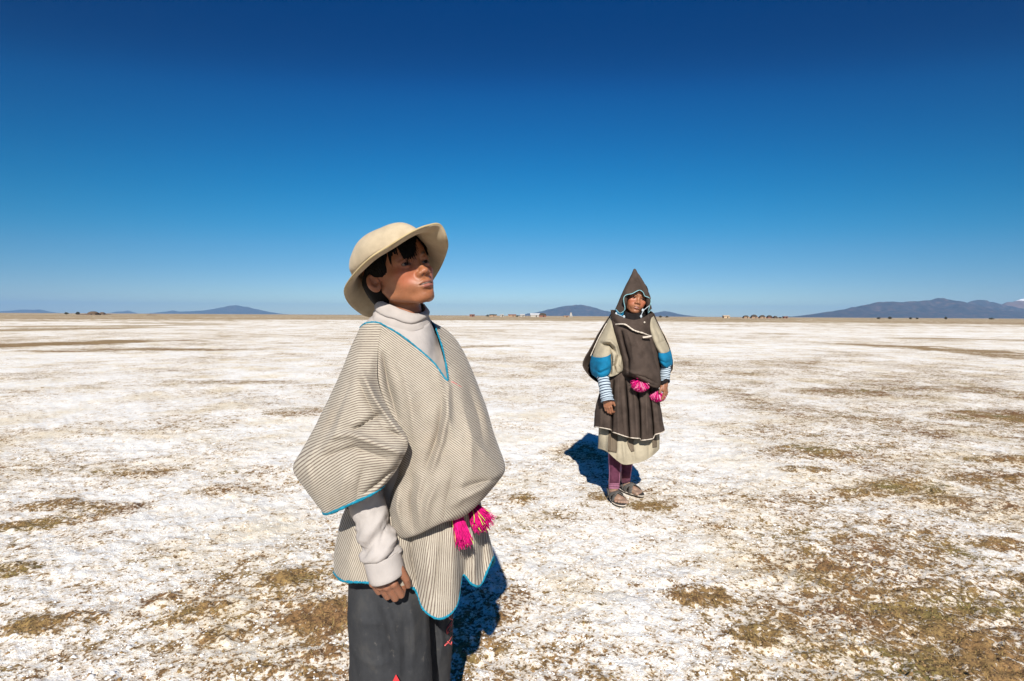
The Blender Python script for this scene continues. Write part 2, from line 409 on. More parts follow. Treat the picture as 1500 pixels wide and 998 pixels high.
mountain('mountain', 15500, [(220, 0), (235, 2), (245, 3.5), (254, 4.6), (262, 3.5), (275, 3.6), (284, 4), (300, 5.5), (315, 8), (330, 11), (345, 13.8), (352, 12.6), (365, 9.8), (380, 6.6), (395, 3.5), (410, 1), (425, 0)], 620, 18, M_ROCK)
mountain('hill', 15800, [(-40, 1), (0, 2), (15, 3), (30, 5.0), (38, 5), (48, 4.4), (57, 5.4), (66, 4.2), (75, 1.5), (85, 0)], 420, 22, M_ROCK)
mountain('hill', 15000, [(160, 0), (170, 2.6), (180, 3.0), (187, 4.4), (193, 3), (200, 0)], 300, 25, M_ROCK)
mountain('hill', 12000, [(-500, 0), (-380, 16), (-250, 24), (-150, 12), (-45, 0)], 600, 28, M_ROCK)
mountain('hill', 9400, [(1640, 0), (1760, 18), (1900, 30), (2050, 16), (2200, 0)], 600, 29, M_ROCK)
# ================================================================== SDF SCULPTING
def sd_ell(p, c, r):
    q = p - np.asarray(c, float); r = np.asarray(r, float)
    k0 = np.linalg.norm(q / r, axis=-1); k1 = np.linalg.norm(q / (r * r), axis=-1)
    return k0 * (k0 - 1) / (k1 + 1e-9)
def sd_sph(p, c, r): return np.linalg.norm(p - np.asarray(c, float), axis=-1) - r
def sd_cap(p, a, b_, ra, rb=None):
    a = np.asarray(a, float); b_ = np.asarray(b_, float); rb = ra if rb is None else rb
    ab = b_ - a; t = np.clip(((p - a) @ ab) / (ab @ ab + 1e-12), 0, 1)
    return np.linalg.norm(p - a - t[..., None] * ab, axis=-1) - (ra + (rb - ra) * t)
def sd_chain(p, pts, rr):
    d = None
    for i in range(len(pts) - 1):
        e = sd_cap(p, pts[i], pts[i + 1], rr[i], rr[i + 1]); d = e if d is None else np.minimum(d, e)
    return d
def smin(a, b_, k):
    h = np.clip(.5 + .5 * (b_ - a) / k, 0, 1); return b_ + (a - b_) * h - k * h * (1 - h)
def smax(a, b_, k): return -smin(-a, -b_, k)

def surface_nets(f, lo, hi, h):
    """mesh of f = 0 in a box -> V (n,3), quads (m,4), facing out"""
    lo = np.asarray(lo, float); n = np.ceil((np.asarray(hi, float) - lo) / h).astype(int) + 1
    ax = [lo[k] + h * np.arange(n[k]) for k in range(3)]
    val = np.empty(n)
    for i in range(0, n[0], 16):
        g = np.stack(np.meshgrid(ax[0][i:i + 16], ax[1], ax[2], indexing='ij'), -1); val[i:i + 16] = f(g)
    S = val < 0; c = n - 1
    cor = [(i, j, k) for i in (0, 1) for j in (0, 1) for k in (0, 1)]
    sl = lambda A, o: A[o[0]:o[0] + c[0], o[1]:o[1] + c[1], o[2]:o[2] + c[2]]
    cnt = sum(sl(S, o).astype(int) for o in cor); act = (cnt > 0) & (cnt < 8)
    acc = np.zeros(tuple(c) + (3,)); num = np.zeros(tuple(c))
    for a in cor:
        for k in range(3):
            if a[k]: continue
            b_ = list(a); b_[k] = 1; va, vb = sl(val, a), sl(val, b_); x = (va < 0) != (vb < 0)
            t = np.where(x, va / (va - vb + 1e-20), 0)
            for q in range(3): acc[..., q] += np.where(x, a[q] + (t if q == k else 0), 0)
            num += x
    idx = -np.ones(tuple(c), int); ii = np.argwhere(act); idx[act] = np.arange(len(ii))
    V = lo + h * (ii + acc[act] / num[act][:, None])
    Q = []
    for k in range(3):
        u, v = [(1, 2), (2, 0), (0, 1)][k]
        a = S; sh = [slice(None)] * 3
        s0 = [slice(1, c[q]) if q != k else slice(0, c[q]) for q in range(3)]
        s1 = [slice(1, c[q]) if q != k else slice(1, c[q] + 1) for q in range(3)]
        A, B = S[tuple(s0)], S[tuple(s1)]
        for inside_first in (True, False):
            w_ = np.argwhere(A & ~B if inside_first else ~A & B)
            if not len(w_): continue
            base = w_.copy()
            for q in (u, v): base[:, q] += 1
            def cell(du, dv):
                e = base.copy(); e[:, u] += du; e[:, v] += dv; return idx[e[:, 0], e[:, 1], e[:, 2]]
            q4 = np.stack([cell(-1, -1), cell(0, -1), cell(0, 0), cell(-1, 0)], 1)
            Q.append(q4 if inside_first else q4[:, ::-1])
    Q = np.concatenate(Q); Q = Q[(Q >= 0).all(1)]
    for _ in range(2):                                         # settle the points on the surface
        e = h * .3; f0 = f(V[None])[0]
        g = np.stack([f((V + d)[None])[0] - f((V - d)[None])[0] for d in np.eye(3) * e], -1) / (2 * e)
        gl = (g * g).sum(1) + 1e-9; st = (f0 / np.maximum(gl, .3))[:, None] * g
        V = V - np.clip(st, -h * .5, h * .5)
    return V, Q

# ------------------------------------------------------------------ a boy's head: x forward, y left, z up, origin between the eyes' level and the ears
def head_sdf(p, fat=1.0, mouth=.0022, neck_end=(-.045, 0, -.165)):
    s = p.copy(); s[..., 1] = np.abs(s[..., 1])                # mirrored half
    d = sd_ell(p, (-.008, 0, .040), (.092, .074, .080))
    d = smin(d, sd_ell(p, (.024, 0, -.018), (.057, .0585 * fat, .072)), .03)
    d = smin(d, sd_ell(p, (.048, 0, .043), (.036, .054, .040)), .02)
    d = smin(d, sd_ell(s, (.047, .041 * fat, -.022), (.026, .018, .017)), .018)       # cheekbones
    d = smin(d, sd_ell(s, (.044, .030 * fat, -.052), (.024, .018, .025)), .02)        # cheeks
    d = smin(d, sd_chain(s, [(-.006, .050 * fat, -.040), (.004, .046 * fat, -.062), (.056, .017, -.096)], [.011, .0125, .0125]), .022)
    d = smin(d, sd_ell(p, (.067, 0, -.095), (.017, .019, .016)), .016)                # chin
    d = smin(d, sd_cap(s, (.0775, .014, .0175), (.060, .045, .014), .0078, .007), .014)  # brow ridge
    d = smax(d, -sd_ell(s, (.0900, .0305, .0005), (.0175, .0190, .0125)), .012)        # eye sockets
    d = smin(d, sd_chain(p, [(.0760, 0, .012), (.0820, 0, -.006), (.0920, 0, -.030)], [.0064, .0060, .0082]), .010)   # nose
    d = smin(d, sd_ell(p, (.0930, 0, -.0330), (.0104, .0098, .0086)), .007)
    d = smin(d, sd_ell(s, (.0855, .0128, -.0362), (.0112, .0070, .0074)), .006)       # wings
    d = smax(d, -sd_ell(s, (.0920, .0064, -.0440), (.0052, .0036, .0060)), .003)      # nostrils
    d = smin(d, sd_ell(p, (.066, 0, -.064), (.0225, .029, .025)), .018)               # muzzle
    d = smax(d, -sd_cap(p, (.0945, 0, -.047), (.0905, 0, -.0545), .0022, .003), .005) # philtrum
    d = smin(d, sd_chain(s, [(.0875, 0, -.0600), (.0845, .010, -.0592), (.0720, .0245, -.0655)], [.0058, .0062, .0028]), .0035)  # upper lip
    d = smin(d, sd_chain(s, [(.0865, 0, -.0728), (.0830, .011, -.0722), (.0725, .0225, -.0668)], [.0072, .0068, .0030]), .0035)  # lower lip
    d = smax(d, -sd_ell(p, (.089, 0, -.0840), (.007, .016, .0040)), .008)             # under the lip
    sl = sd_chain(s, [(.0935, 0, -.0660), (.0890, .012, -.0659), (.0770, .0240, -.0665)], [mouth, mouth, mouth * .35])
    d = smax(d, -sl, .0014)
    # lids: a shell over each eyeball with a slit
    lid = sd_sph(s, (.0655, .0310, -.0005), .0150)
    slit = sd_ell(s, (.0800, .0320, -.0016), (.0115, .0140, .0034))
    d = smin(d, smax(lid, -slit, .0015), .0035)
    d = smax(d, -smax(slit, sd_sph(s, (.0655, .0310, -.0005), .0175), .001), .0012)
    d = smin(d, sd_chain(s, [(.0795, .0165, .0075), (.0800, .0300, .0100), (.0690, .0455, .0055)], [.0020, .0024, .0016]), .006)  # fold above
    # ears
    e = s - np.array([-.012, .0755, -.012]); ca, sa = math.cos(.62), math.sin(.62)
    ex = e[..., 0] * ca - e[..., 1] * sa; ey = e[..., 0] * sa + e[..., 1] * ca
    ep = np.stack([ex * .97 + e[..., 2] * .18, ey, e[..., 2] - ex * .18], -1)
    ear = sd_ell(ep, (0, 0, 0), (.0158, .0064, .0265))
    ear = smax(ear, -sd_ell(ep, (.004, .0078, .004), (.0118, .0070, .0195)), .003)
    ear = smin(ear, sd_chain(ep, [(-.004, .002, .014), (-.007, .003, .0), (-.002, .003, -.012)], [.002, .003, .0025]), .004)
    ear = smax(ear, -sd_ell(ep, (.0085, .006, -.003), (.0055, .0075, .0065)), .003)
    d = smin(d, ear, .006)
    d = smin(d, sd_cap(p, (-.026, 0, -.040), neck_end, .044, .041), .016)
    d = smin(d, sd_cap(p, (.000, 0, -.080), (-.014, 0, -.130), .016, .014), .02)
    return d

def head_color(L, base=(.275, .108, .050)):
    """the skin's own colour, L in head coordinates"""
    s = L.copy(); s[:, 1] = np.abs(s[:, 1]); c = np.tile(np.array(base), (len(L), 1))
    def paint(w_, col_): 
        nonlocal c; w_ = np.clip(w_, 0, 1)[:, None]; c = c * (1 - w_) + np.array(col_) * w_
    n_ = fbm(L * 45, 4, 71)[:, None]; c = c * (1 + .16 * n_) * (1 + .10 * fbm(L * 260, 2, 74)[:, None])
    paint(.75 * np.exp(-(sd_ell(s, (.066, .042, -.028), (.006, .015, .015)).clip(0) / .014) ** 2), (.40, .122, .064))  # rosy cheeks, painted brighter to imitate direct sun on them
    paint(.4 * np.exp(-(sd_sph(s, (.104, 0, -.034), .008).clip(0) / .007) ** 2), (.33, .125, .065))
    paint(.5 * np.exp(-(sd_sph(s, (-.012, .075, -.012), .02).clip(0) / .01) ** 2), (.28, .10, .055))
    lip = np.minimum(sd_chain(s, [(.0890, 0, -.0610), (.0855, .010, -.0602), (.0735, .0235, -.0657)], [.0040, .0042, .0016]),
                     sd_chain(s, [(.0885, 0, -.0725), (.0850, .011, -.0720), (.0735, .0220, -.0670)], [.0054, .0052, .0018]))
    paint(.85 * sstep(.0016, -.0002, lip), (.27, .098, .078))
    sl = sd_chain(s, [(.0905, 0, -.0660), (.0870, .012, -.0659), (.0760, .0235, -.0665)], [.0018, .0018, .0008])
    paint(sstep(.0006, -.0006, sl), (.035, .012, .01))
    paint(.8 * sstep(.0006, -.0004, sl) * sstep(-.0664, -.0656, L[:, 2]) * sstep(.017, .012, s[:, 1]), (.24, .21, .17))
    brow = sd_chain(s, [(.0850, .0150, .0190), (.0800, .0300, .0225), (.0640, .0480, .0165)], [.0036, .0040, .0016])
    paint(.95 * sstep(.0022, -.001, brow) * (.7 + .5 * (fbm(L * np.array([400, 400, 900]), 2, 72) > -.25)), (.018, .012, .010))
    slit = sd_ell(s, (.0800, .0320, -.0016), (.0125, .0150, .0046))
    paint(.85 * sstep(.0016, -.0005, slit), (.03, .014, .010))
    return c

def build_head(h=.00165, **kw):
    V, Q = surface_nets(lambda q: head_sdf(q, **kw), (-.115, -.095, -.170), (.118, .095, .128), h)
    return V, Q

def shorten(V, k):
    """a child's shorter lower face"""
    V = V.copy(); z = V[:, 2]; V[:, 2] = np.where(z < -.012, -.012 + (z + .012) * k, z); return V

def eyeball(side, gaze):
    """a small globe with iris and pupil (vertex colours), head coordinates"""
    c = np.array([.0655, .0310 * side, -.0005]); r = .0132; n, m_ = 22, 28
    th = np.linspace(0, math.pi, n); ph = np.linspace(0, 2 * math.pi, m_, endpoint=False)
    g = np.array(gaze, float); g /= np.linalg.norm(g); u = np.cross(g, [0, 0, 1]); u /= np.linalg.norm(u); v = np.cross(g, u)
    V = c + r * (np.cos(th)[:, None, None] * g + np.sin(th)[:, None, None] * (np.cos(ph)[None, :, None] * u + np.sin(ph)[None, :, None] * v))
    col_ = np.where(th < .22, 0, np.where(th < .56, 1, 2)); pal = np.array([(.004, .003, .003), (.016, .008, .005), (.23, .165, .13)])
    return V.reshape(-1, 3), [tuple(f) for f in grid_faces(n, m_, True)], np.repeat(pal[col_], m_, 0)

def frame(origin, fwd_yaw, pitch, roll):
    """head coordinates -> place: yaw from +X, pitch up, roll about the forward axis (radians)"""
    cy, sy, cp, sp = math.cos(fwd_yaw), math.sin(fwd_yaw), math.cos(pitch), math.sin(pitch)
    f = np.array([cy * cp, sy * cp, sp]); l = np.array([-sy, cy, 0]); u = np.cross(f, l)
    l2 = l * math.cos(roll) + u * math.sin(roll); u2 = np.cross(f, l2)
    M = np.stack([f, l2, u2], 1); o = np.asarray(origin, float)
    return lambda L: o + np.asarray(L) @ M.T

# ------------------------------------------------------------------ a hand: x along the fingers, y towards the thumb, z out of the back of the hand; wrist at 0
def hand_sdf(p, curl=(1.0, 1.0, 1.0, 1.0), bends=(.55, .95, .55), thumb=((.018, .026, -.012), (.042, .040, -.020), (.062, .044, -.026))):
    d = sd_ell(p, (.040, .000, .0), (.042, .035, .0125))
    d = smin(d, sd_cap(p, (-.06, 0, 0), (.012, 0, 0), .021, .019), .018)
    d = smin(d, sd_cap(p, (.010, .022, -.004), (.045, .026, -.006), .0125, .011), .012)
    ys = (.0255, .0085, -.0085, -.0245); x0 = (.070, .074, .071, .063); ln = (1.0, 1.08, 1.0, .80); rr = (.0084, .0087, .0083, .0073)
    for i in range(4):
        a = np.array([x0[i], ys[i], .001]); pts = [a]; ang = 0
        for j, (L_, b_) in enumerate(((.040, bends[0]), (.025, bends[1]), (.019, bends[2]))):
            ang += b_ * curl[i]
            a = a + L_ * ln[i] * np.array([math.cos(ang), (ys[i]) * .9 * (.5 if j == 0 else .2), -math.sin(ang)]); pts.append(a)
        r_ = rr[i]; f_ = sd_chain(p, pts, [r_ * 1.06, r_ * 1.03, r_ * .93, r_ * .80])
        d = smin(d, smin(f_, sd_sph(p, pts[0] + np.array([0, 0, .0025]), r_ * .95), .006), .0045)
    d = smin(d, sd_chain(p, [np.array(t_) for t_ in thumb], [.0125, .0095, .0082, .0072][:len(thumb)]), .009)
    return d
# ================================================================== materials for people
def skin_mat():
    b = NB('skin'); n_ = b.math('ADD', b.noise(b.obj(), 380, 4, .7), b.math('MULTIPLY', b.noise(b.obj(), 90, 3), .8)); b.bump(n_, .35, .0012)
    b.b.inputs['Subsurface Weight'].default_value = .12; b.b.inputs['Subsurface Radius'].default_value = (.006, .0025, .0012)
    b.b.inputs['Subsurface Scale'].default_value = 1.0
    return b.done(b.attr('Col').outputs['Color'], .46, .42)
M_SKIN = skin_mat()
b = NB('eye'); M_EYE = b.done(b.attr('Col').outputs['Color'], .22, .18)
b = NB('black_hair'); b.b.inputs['Base Color'].default_value = (.0045, .0038, .0036, 1); M_HAIR = b.done(None, .62, .08)

def stripe_mat():
    """homespun wool, thin dark ribs on cream; u counts the ribs"""
    b = NB('striped_wool'); uv = b.n('UVMap').outputs[0]; sp = b.n('SeparateXYZ'); b.l(uv, sp.inputs[0])
    wob = b.math('MULTIPLY', b.math('SUBTRACT', b.noise(b.obj(), 60, 3), .5), .35)
    fr = b.math('FRACT', b.math('ADD', sp.outputs[0], wob))
    tri = b.math('ABSOLUTE', b.math('SUBTRACT', fr, .5))              # 0 in the middle of the dark rib
    dark = b.mapr(tri, .25, .13)
    cream = b.ramp(b.noise(b.obj(), 22, 4), [(.3, (.355, .315, .255)), (.7, (.445, .40, .328))])
    cream = b.mix(b.mapr(b.noise(b.obj(), 5, 3), .55, .72), cream, (.40, .34, .26))
    rib = b.ramp(b.noise(b.obj(), 140, 3), [(.3, (.125, .096, .078)), (.7, (.205, .162, .132))])
    c = b.mix(dark, cream, rib)
    hgt = b.math('SUBTRACT', b.math('MULTIPLY', b.noise(b.obj(), 600, 2), .5), b.math('MULTIPLY', dark, .6))
    b.bump(hgt, .45, .0015)
    b.b.inputs['Sheen Weight'].default_value = .08
    return b.done(c, .95, .1)
M_STRIPE = stripe_mat()
M_BLUE = plain('teal_blue_yarn', (.008, .19, .29), .8, .2, .35, 180, (500, .6, .002))
def felt(name, c):
    b = NB(name); n_ = b.noise(b.obj(), 18, 6, .72); n2_ = b.noise(b.obj(), 11, 3)
    k = b.ramp(n_, [(.3, tuple(x * .80 for x in c)), (.55, c), (.75, tuple(x * 1.07 for x in c))])
    k = b.mix(b.mapr(n2_, .54, .70, 0, .55), k, tuple(x * y for x, y in zip(c, (.74, .68, .58))))
    b.bump(b.noise(b.obj(), 350, 3), .3, .0012); b.b.inputs['Sheen Weight'].default_value = .1
    return b.done(k, .93, .12)
M_FELT = felt('cream_felt', (.45, .365, .25))
def knit(name, c, rib=None, scale=300):
    b = NB(name); n_ = b.noise(b.obj(), 25, 4)
    k = b.ramp(n_, [(.3, tuple(x * .88 for x in c)), (.7, tuple(min(1, x * 1.05) for x in c))])
    h_ = b.noise(b.obj(), scale, 3)
    if rib:
        uv = b.n('UVMap').outputs[0]; sp = b.n('SeparateXYZ'); b.l(uv, sp.inputs[0])
        sw = b.math('SINE', b.math('MULTIPLY', sp.outputs[0], rib * 2 * math.pi))
        h_ = b.math('ADD', b.math('MULTIPLY', h_, .4), b.math('MULTIPLY', sw, .5))
        k = b.mix(b.mapr(sw, -.3, -1, 0, .12), k, tuple(x * .55 for x in c))
    b.bump(h_, .5, .0015)
    return b.done(k, .95, .1)
M_SWEAT = knit('grey_white_knit', (.42, .382, .358)); M_COLLAR = knit('ribbed_knit', (.44, .395, .365), 150)
b = NB('charcoal_twill'); n_ = b.noise(b.obj(), 7, 6, .7); n2_ = b.noise(b.obj(), 55, 4, .7)
k_ = b.ramp(n_, [(.32, (.024, .025, .028)), (.52, (.038, .039, .042)), (.70, (.060, .058, .056))])
k_ = b.mix(b.mapr(n2_, .60, .76, 0, .5), k_, (.13, .12, .108)); b.bump(b.noise(b.obj(), 300, 3), .4, .0012); M_TROUSER = b.done(k_, .88, .15)
M_DUST = None
M_PINK = plain('magenta_yarn', (.62, .006, .17), .8, .2, .35, 90); M_DEEP = plain('deep_magenta_yarn', (.36, .004, .10), .8, .2, .3, 90); M_LIME = plain('lime_yarn', (.45, .72, .08), .8, .2, .25, 90)

def P4(A): return P(A[..., 0], A[..., 1], A[..., 2])
def sheet(rows, nr, nc, closed=True):
    """rows of (px,py,Y[,s]) control points -> dense array (nr,nc,k)"""
    L = []
    for r in rows:
        r = np.array(r, float)
        L.append(r)
    A = np.array(L); A = spline(A, nr, False)
    return np.moveaxis(spline(np.moveaxis(A, 1, 0), nc, closed), 0, 1)
def normals(V, closed):
    du = np.roll(V, -1, 1) - np.roll(V, 1, 1)
    if not closed: du[:, 0] = V[:, 1] - V[:, 0]; du[:, -1] = V[:, -1] - V[:, -2]
    dv = np.gradient(V, axis=0); n_ = np.cross(dv, du); return n_ / (np.linalg.norm(n_, axis=-1, keepdims=True) + 1e-12)
def crease(A, V, pts, wd, amp, sharp=1.0, ymax=9):
    """push a ridge (amp>0, towards the viewer) or a valley along a pixel polyline, only on cloth nearer than ymax"""
    q = np.array(pts, float); best = np.full(A.shape[:2], 1e9); tt = np.zeros(A.shape[:2]); L = 0
    seg = np.linalg.norm(np.diff(q, axis=0), axis=1); tot = seg.sum()
    for i in range(len(q) - 1):
        ab = q[i + 1] - q[i]; t = np.clip(((A[..., 0] - q[i, 0]) * ab[0] + (A[..., 1] - q[i, 1]) * ab[1]) / (ab @ ab), 0, 1)
        d = np.hypot(A[..., 0] - q[i, 0] - t * ab[0], A[..., 1] - q[i, 1] - t * ab[1])
        u = (L + t * seg[i]) / tot; m_ = d < best; best = np.where(m_, d, best); tt = np.where(m_, u, tt); L += seg[i]
    prof = (.5 * np.exp(-(best / wd) ** 2 * sharp) + .62 * np.exp(-1.7 * best / wd)) * np.sin(math.pi * (.12 + .76 * tt)) * (A[..., 2] < ymax)
    cd_ = CAM - V; cd_ /= np.linalg.norm(cd_, axis=-1, keepdims=True)
    return V + cd_ * (prof * amp)[..., None]
def solid(o, t=.003, sub=0):
    if sub: s_ = o.modifiers.new('smooth', 'SUBSURF'); s_.levels = s_.render_levels = sub
    s_ = o.modifiers.new('thickness', 'SOLIDIFY'); s_.thickness = t; s_.offset = 0; return o
def yarn_edge(name, line, r, parent, mat, n=None, closed=False, jag=.25):
    """a stitched edge: a slightly lumpy cord along a line of points"""
    L = np.asarray(line, float); n = n or max(12, int(np.linalg.norm(np.diff(L, axis=0), axis=1).sum() / (r * 1.1)))
    q = spline(L, n, closed); rr = r * (1 + jag * RG.uniform(-1, 1, n))
    V, Fs = tube(q, rr, 6, None, closed); return mesh(name, V, Fs, mat, parent)

# ================================================================== THE BOY IN THE HAT
boyA = empty('person', (-.245, 1.42, 0), 'boy in cream felt hat, striped poncho and dark trousers gazing upward, nearest the viewer', 'person')
HA0 = frame(P(584.5, 402, 1.385), math.radians(-43.5), math.radians(20), math.radians(10))
HA = lambda L: HA0(np.asarray(L) * .955)
parts = []; cols = []
Vh, Qh = build_head(.00165, fat=.96, mouth=.0025, neck_end=(-.034, 0, -.170))
parts.append((HA(shorten(Vh, .88)), Qh)); cols.append(head_color(Vh))
# right hand hanging in front of the thigh
hw = P(552, 812, 1.233)
fx = np.array([.24, -.06, -1.0]); fx /= np.linalg.norm(fx)
nz = np.array([-.22, -.97, .06]); nz -= fx * nz.dot(fx); nz /= np.linalg.norm(nz); ty = np.cross(nz, fx)
HS = .98
Vd, Qd = surface_nets(lambda p: hand_sdf(p, (1.0, 1.05, 1.1, 1.1), (.50, 1.55, .9), thumb=((.016, .028, -.008), (.046, .045, -.006), (.070, .050, -.012), (.088, .046, -.022))), (-.075, -.055, -.085), (.13, .075, .035), .0019)
M3 = np.stack([fx, ty, nz], 1)
if np.linalg.det(M3) < 0: Qd = Qd[:, ::-1]
parts.append((hw + HS * Vd @ M3.T, Qd)); hc = np.tile([.245, .105, .058], (len(Vd), 1))
hc *= (1 + .15 * fbm(Vd * 60, 3, 5))[:, None]; hc[Vd[:, 2] < -.018] *= np.array([.9, .85, .85]); cols.append(hc)
# limbs and trunk under the clothes
J = lambda px, py, Y: P(px, py, Y)
shR, elR, wrR = J(552, 535, 1.365), J(524, 690, 1.275), hw
shL, elL, wrL = J(630, 548, 1.49), J(700, 668, 1.43), J(668, 700, 1.34)
hipR, hipL = J(582, 800, 1.37), J(630, 800, 1.47)
kR, kL = np.array([-.29, 1.355, .40]), np.array([-.207, 1.54, .40]); aR, aL = np.array([-.285, 1.37, .07]), np.array([-.20, 1.555, .07])
toe = np.array([.8, -.58, 0]) * .15
def bodyA(p):
    d = sd_cap(p, J(594, 560, 1.43), J(608, 780, 1.42), .072, .088)
    d = smin(d, sd_cap(p, J(596, 540, 1.43), J(590, 462, 1.425), .046, .034), .03)
    for a, b_, c_ in ((shR, elR, wrR), (shL, elL, wrL)):
        d = smin(d, sd_chain(p, [a, b_, c_], [.034, .028, .020]), .03)
    for a, b_, c_ in ((hipR, kR, aR), (hipL, kL, aL)):
        d = smin(d, sd_chain(p, [a, b_, c_], [.062, .040, .030]), .03)
        d = smin(d, sd_cap(p, c_ + [0, 0, -.035], c_ + toe + [0, 0, -.048], .026, .018), .02)
    d = smin(d, sd_sph(p, wrL + (-.02, -.02, 0), .034), .02)
    return d
Vb, Qb = surface_nets(bodyA, (-.55, 1.05, 0), (.10, 1.75, 1.34), .011)
parts.append((Vb, Qb)); cols.append(np.tile([.25, .11, .06], (len(Vb), 1)))
n0 = 0; Vs = []; Qs = []
for v_, q_ in parts: Vs.append(v_); Qs.append(np.asarray(q_) + n0); n0 += len(v_)
mesh('body', np.concatenate(Vs), np.concatenate(Qs), M_SKIN, boyA, col=np.concatenate(cols))
for s in (1, -1):
    v_, f_, c_ = eyeball(s, (1, -.10, .08)); mesh('eye', HA(v_), f_, M_EYE, boyA, col=c_)

# ---- hair: a cap of thick black hair with a jagged fringe, built of locks
def hair_sdf(p):
    s = p.copy(); s[..., 1] = np.abs(s[..., 1])
    d = sd_ell(p, (-.012, 0, .040), (.099, .0805, .086))
    d = smin(d, sd_ell(p, (-.045, 0, -.015), (.055, .069, .072)), .03)
    cut = sd_ell(p, (.088, 0, -.012), (.082, .088, .062))                            # the face
    d = smax(d, -cut, .008)
    d = smax(d, -sd_ell(s, (.000, .078, -.024), (.019, .03, .024)), .005)             # round the ear
    d = smax(d, -(p[..., 2] + .085), .004)
    return d
Vq, Qq = surface_nets(hair_sdf, (-.125, -.1, -.1), (.1, .1, .14), .0024)
hp = [(HA(Vq), Qq)]
def on_head(x, y, z, r=1.0):
    q = np.array([x, y, z], float) - (-.010, 0, .040); e = np.array([.0975, .079, .0855]) * r
    return q / np.linalg.norm(q / e) + (-.010, 0, .040)
hr = random.Random(5)
EDGE = np.array([(-.085, .010), (-.066, -.014), (-.050, -.003), (-.034, .006), (-.016, .010), (-.004, .020), (.006, .048), (.020, .066), (.040, .048), (.056, .026), (.070, .010)])
for k in range(330):                                            # fringe swept over the forehead
    y0 = hr.uniform(-.080, .066); y1 = y0 * .95 + hr.uniform(-.006, .010) + .003
    edge = float(np.interp(y1, EDGE[:, 0], EDGE[:, 1])) + hr.uniform(-.007, .006)
    pts_ = [on_head(.02, y0 * .8, .12, 1.01), on_head(.06, y0 * .9, .10, 1.03), on_head(.085, (y0 + y1) / 2, .073, 1.05), on_head(.098, y1, edge + .016, 1.06), on_head(.10, y1 * 1.02, edge, 1.055)]
    if y1 < -.045: pts_[3] = on_head(.075, y1, edge + .016, 1.02); pts_[4] = on_head(.072, y1 * 1.02, edge, .985)
    if k % 3 == 0:                                              # fine loose ends
        pts_[4] = pts_[4] + np.array([.003, hr.uniform(-.006, .006), -hr.uniform(.003, .012)])
    hp.append(tube(np.array([HA(q) for q in pts_]), [.002, .002, .0014, .0008, .0003] if k % 3 == 0 else [.004, .0042, .0036, .0024, .0004], 5, 9))
for side in (-1, 1):
    for k in range(150):                                         # temples, sideburns and nape
        x0 = hr.uniform(-.06, .05); zt = hr.uniform(.02, .05)
        ze = (-.036 + hr.uniform(-.010, .012)) if .022 < x0 else (.012 + hr.uniform(-.006, .01) if x0 > -.022 else -.075 + hr.uniform(-.012, .02))
        xe = x0 * .85 + hr.uniform(-.004, .004)
        pts_ = [on_head(x0 * .9, side * .08, zt + .04, 1.0), on_head(x0, side * .08, zt, 1.02), on_head(x0 * .95, side * .082, (zt + ze) / 2, 1.015), on_head(xe, side * .082, ze, .955)]
        hp.append(tube(np.array([HA(q) for q in pts_]), [.0034, .0036, .0030, .0005], 5, 8))
hair_parts = hp

# ---- felt hat: brim and crown as one thick felt shell
hat = empty('hat', P(584, 380, 1.385)); hat.parent = boyA; hat.location = hat.location - boyA.location
#          front            near side                                         back                              far side
brim_o = [(655, 354, 1.292), (645, 330, 1.262), (625, 331, 1.243), (601, 341, 1.232), (572, 359, 1.218), (540, 380, 1.215), (513, 409, 1.285), (505, 429, 1.375), (517, 450, 1.490), (544, 464, 1.535), (585, 452, 1.560), (618, 430, 1.545), (640, 400, 1.480), (652, 374, 1.380)]
band = [(622, 350, 1.318), (615, 342, 1.300), (605, 342, 1.288), (592, 348, 1.284), (573, 360, 1.286), (548, 376, 1.306), (527, 394, 1.360), (526, 404, 1.400), (534, 413, 1.440), (550, 416, 1.475), (573, 407, 1.496), (594, 391, 1.490), (611, 373, 1.450), (620, 360, 1.388)]
bo, bi = np.array(brim_o), np.array(band); nA = 120
wo, wi = P4(bo), P4(bi)
wo, wi = spline(wo, nA, True), spline(wi, nA, True)
ctr = wi.mean(0); topc = P(546, 340, 1.405); axis = topc - ctr; axis /= np.linalg.norm(axis)
rows_ = [wo]
for t in np.linspace(0, 1, 10)[1:]:
    e = wo * (1 - t) + wi * t; rows_.append(e - axis * (.010 * math.sin(math.pi * t) - .004 * t))
v_, f_ = join(hair_parts); hh_ = (v_ - ctr) @ axis                # hair pressed flat under the crown
over = np.maximum(hh_ - .004, 0); v_ = v_ - axis * over[:, None]
mesh('hair', v_, f_, M_HAIR, boyA)
# crown: out of the band, slightly bulged, rounded top with a shallow pinch to the front
fr = np.array([math.cos(math.radians(-34.5)), math.sin(math.radians(-34.5)), 0]); fr -= axis * fr.dot(axis); fr /= np.linalg.norm(fr); lf = np.cross(axis, fr)
flat = wi - ctr; hz_ = flat @ axis; flat = flat - hz_[:, None] * axis
CH = float((topc - ctr) @ axis)
for t in np.linspace(0, 1, 34)[1:]:
    a = t * math.pi / 2; sc = math.cos(a) ** .78 * (1 + .05 * math.sin(min(1, t * 2.2) * math.pi)) if t < 1 else .0
    z = CH * math.sin(a) ** .95
    pos_ = ctr + flat * sc + axis * z + axis * (hz_ * (1 - t) ** 2)[:, None]
    pos_ = pos_ - fr * (.046 * math.sin(a) ** 1.15)
    u = (pos_ - ctr) @ fr; v_ = (pos_ - ctr) @ lf
    dip = np.exp(-(((u - .05) / .045) ** 2 + (v_ / .040) ** 2)) * .016 * math.sin(a)
    pos_ = pos_ - axis * dip[:, None]
    rows_.append(pos_)
W = np.array(rows_); W = W + .0012 * fbm(W * 25, 3, 81)[..., None] * axis
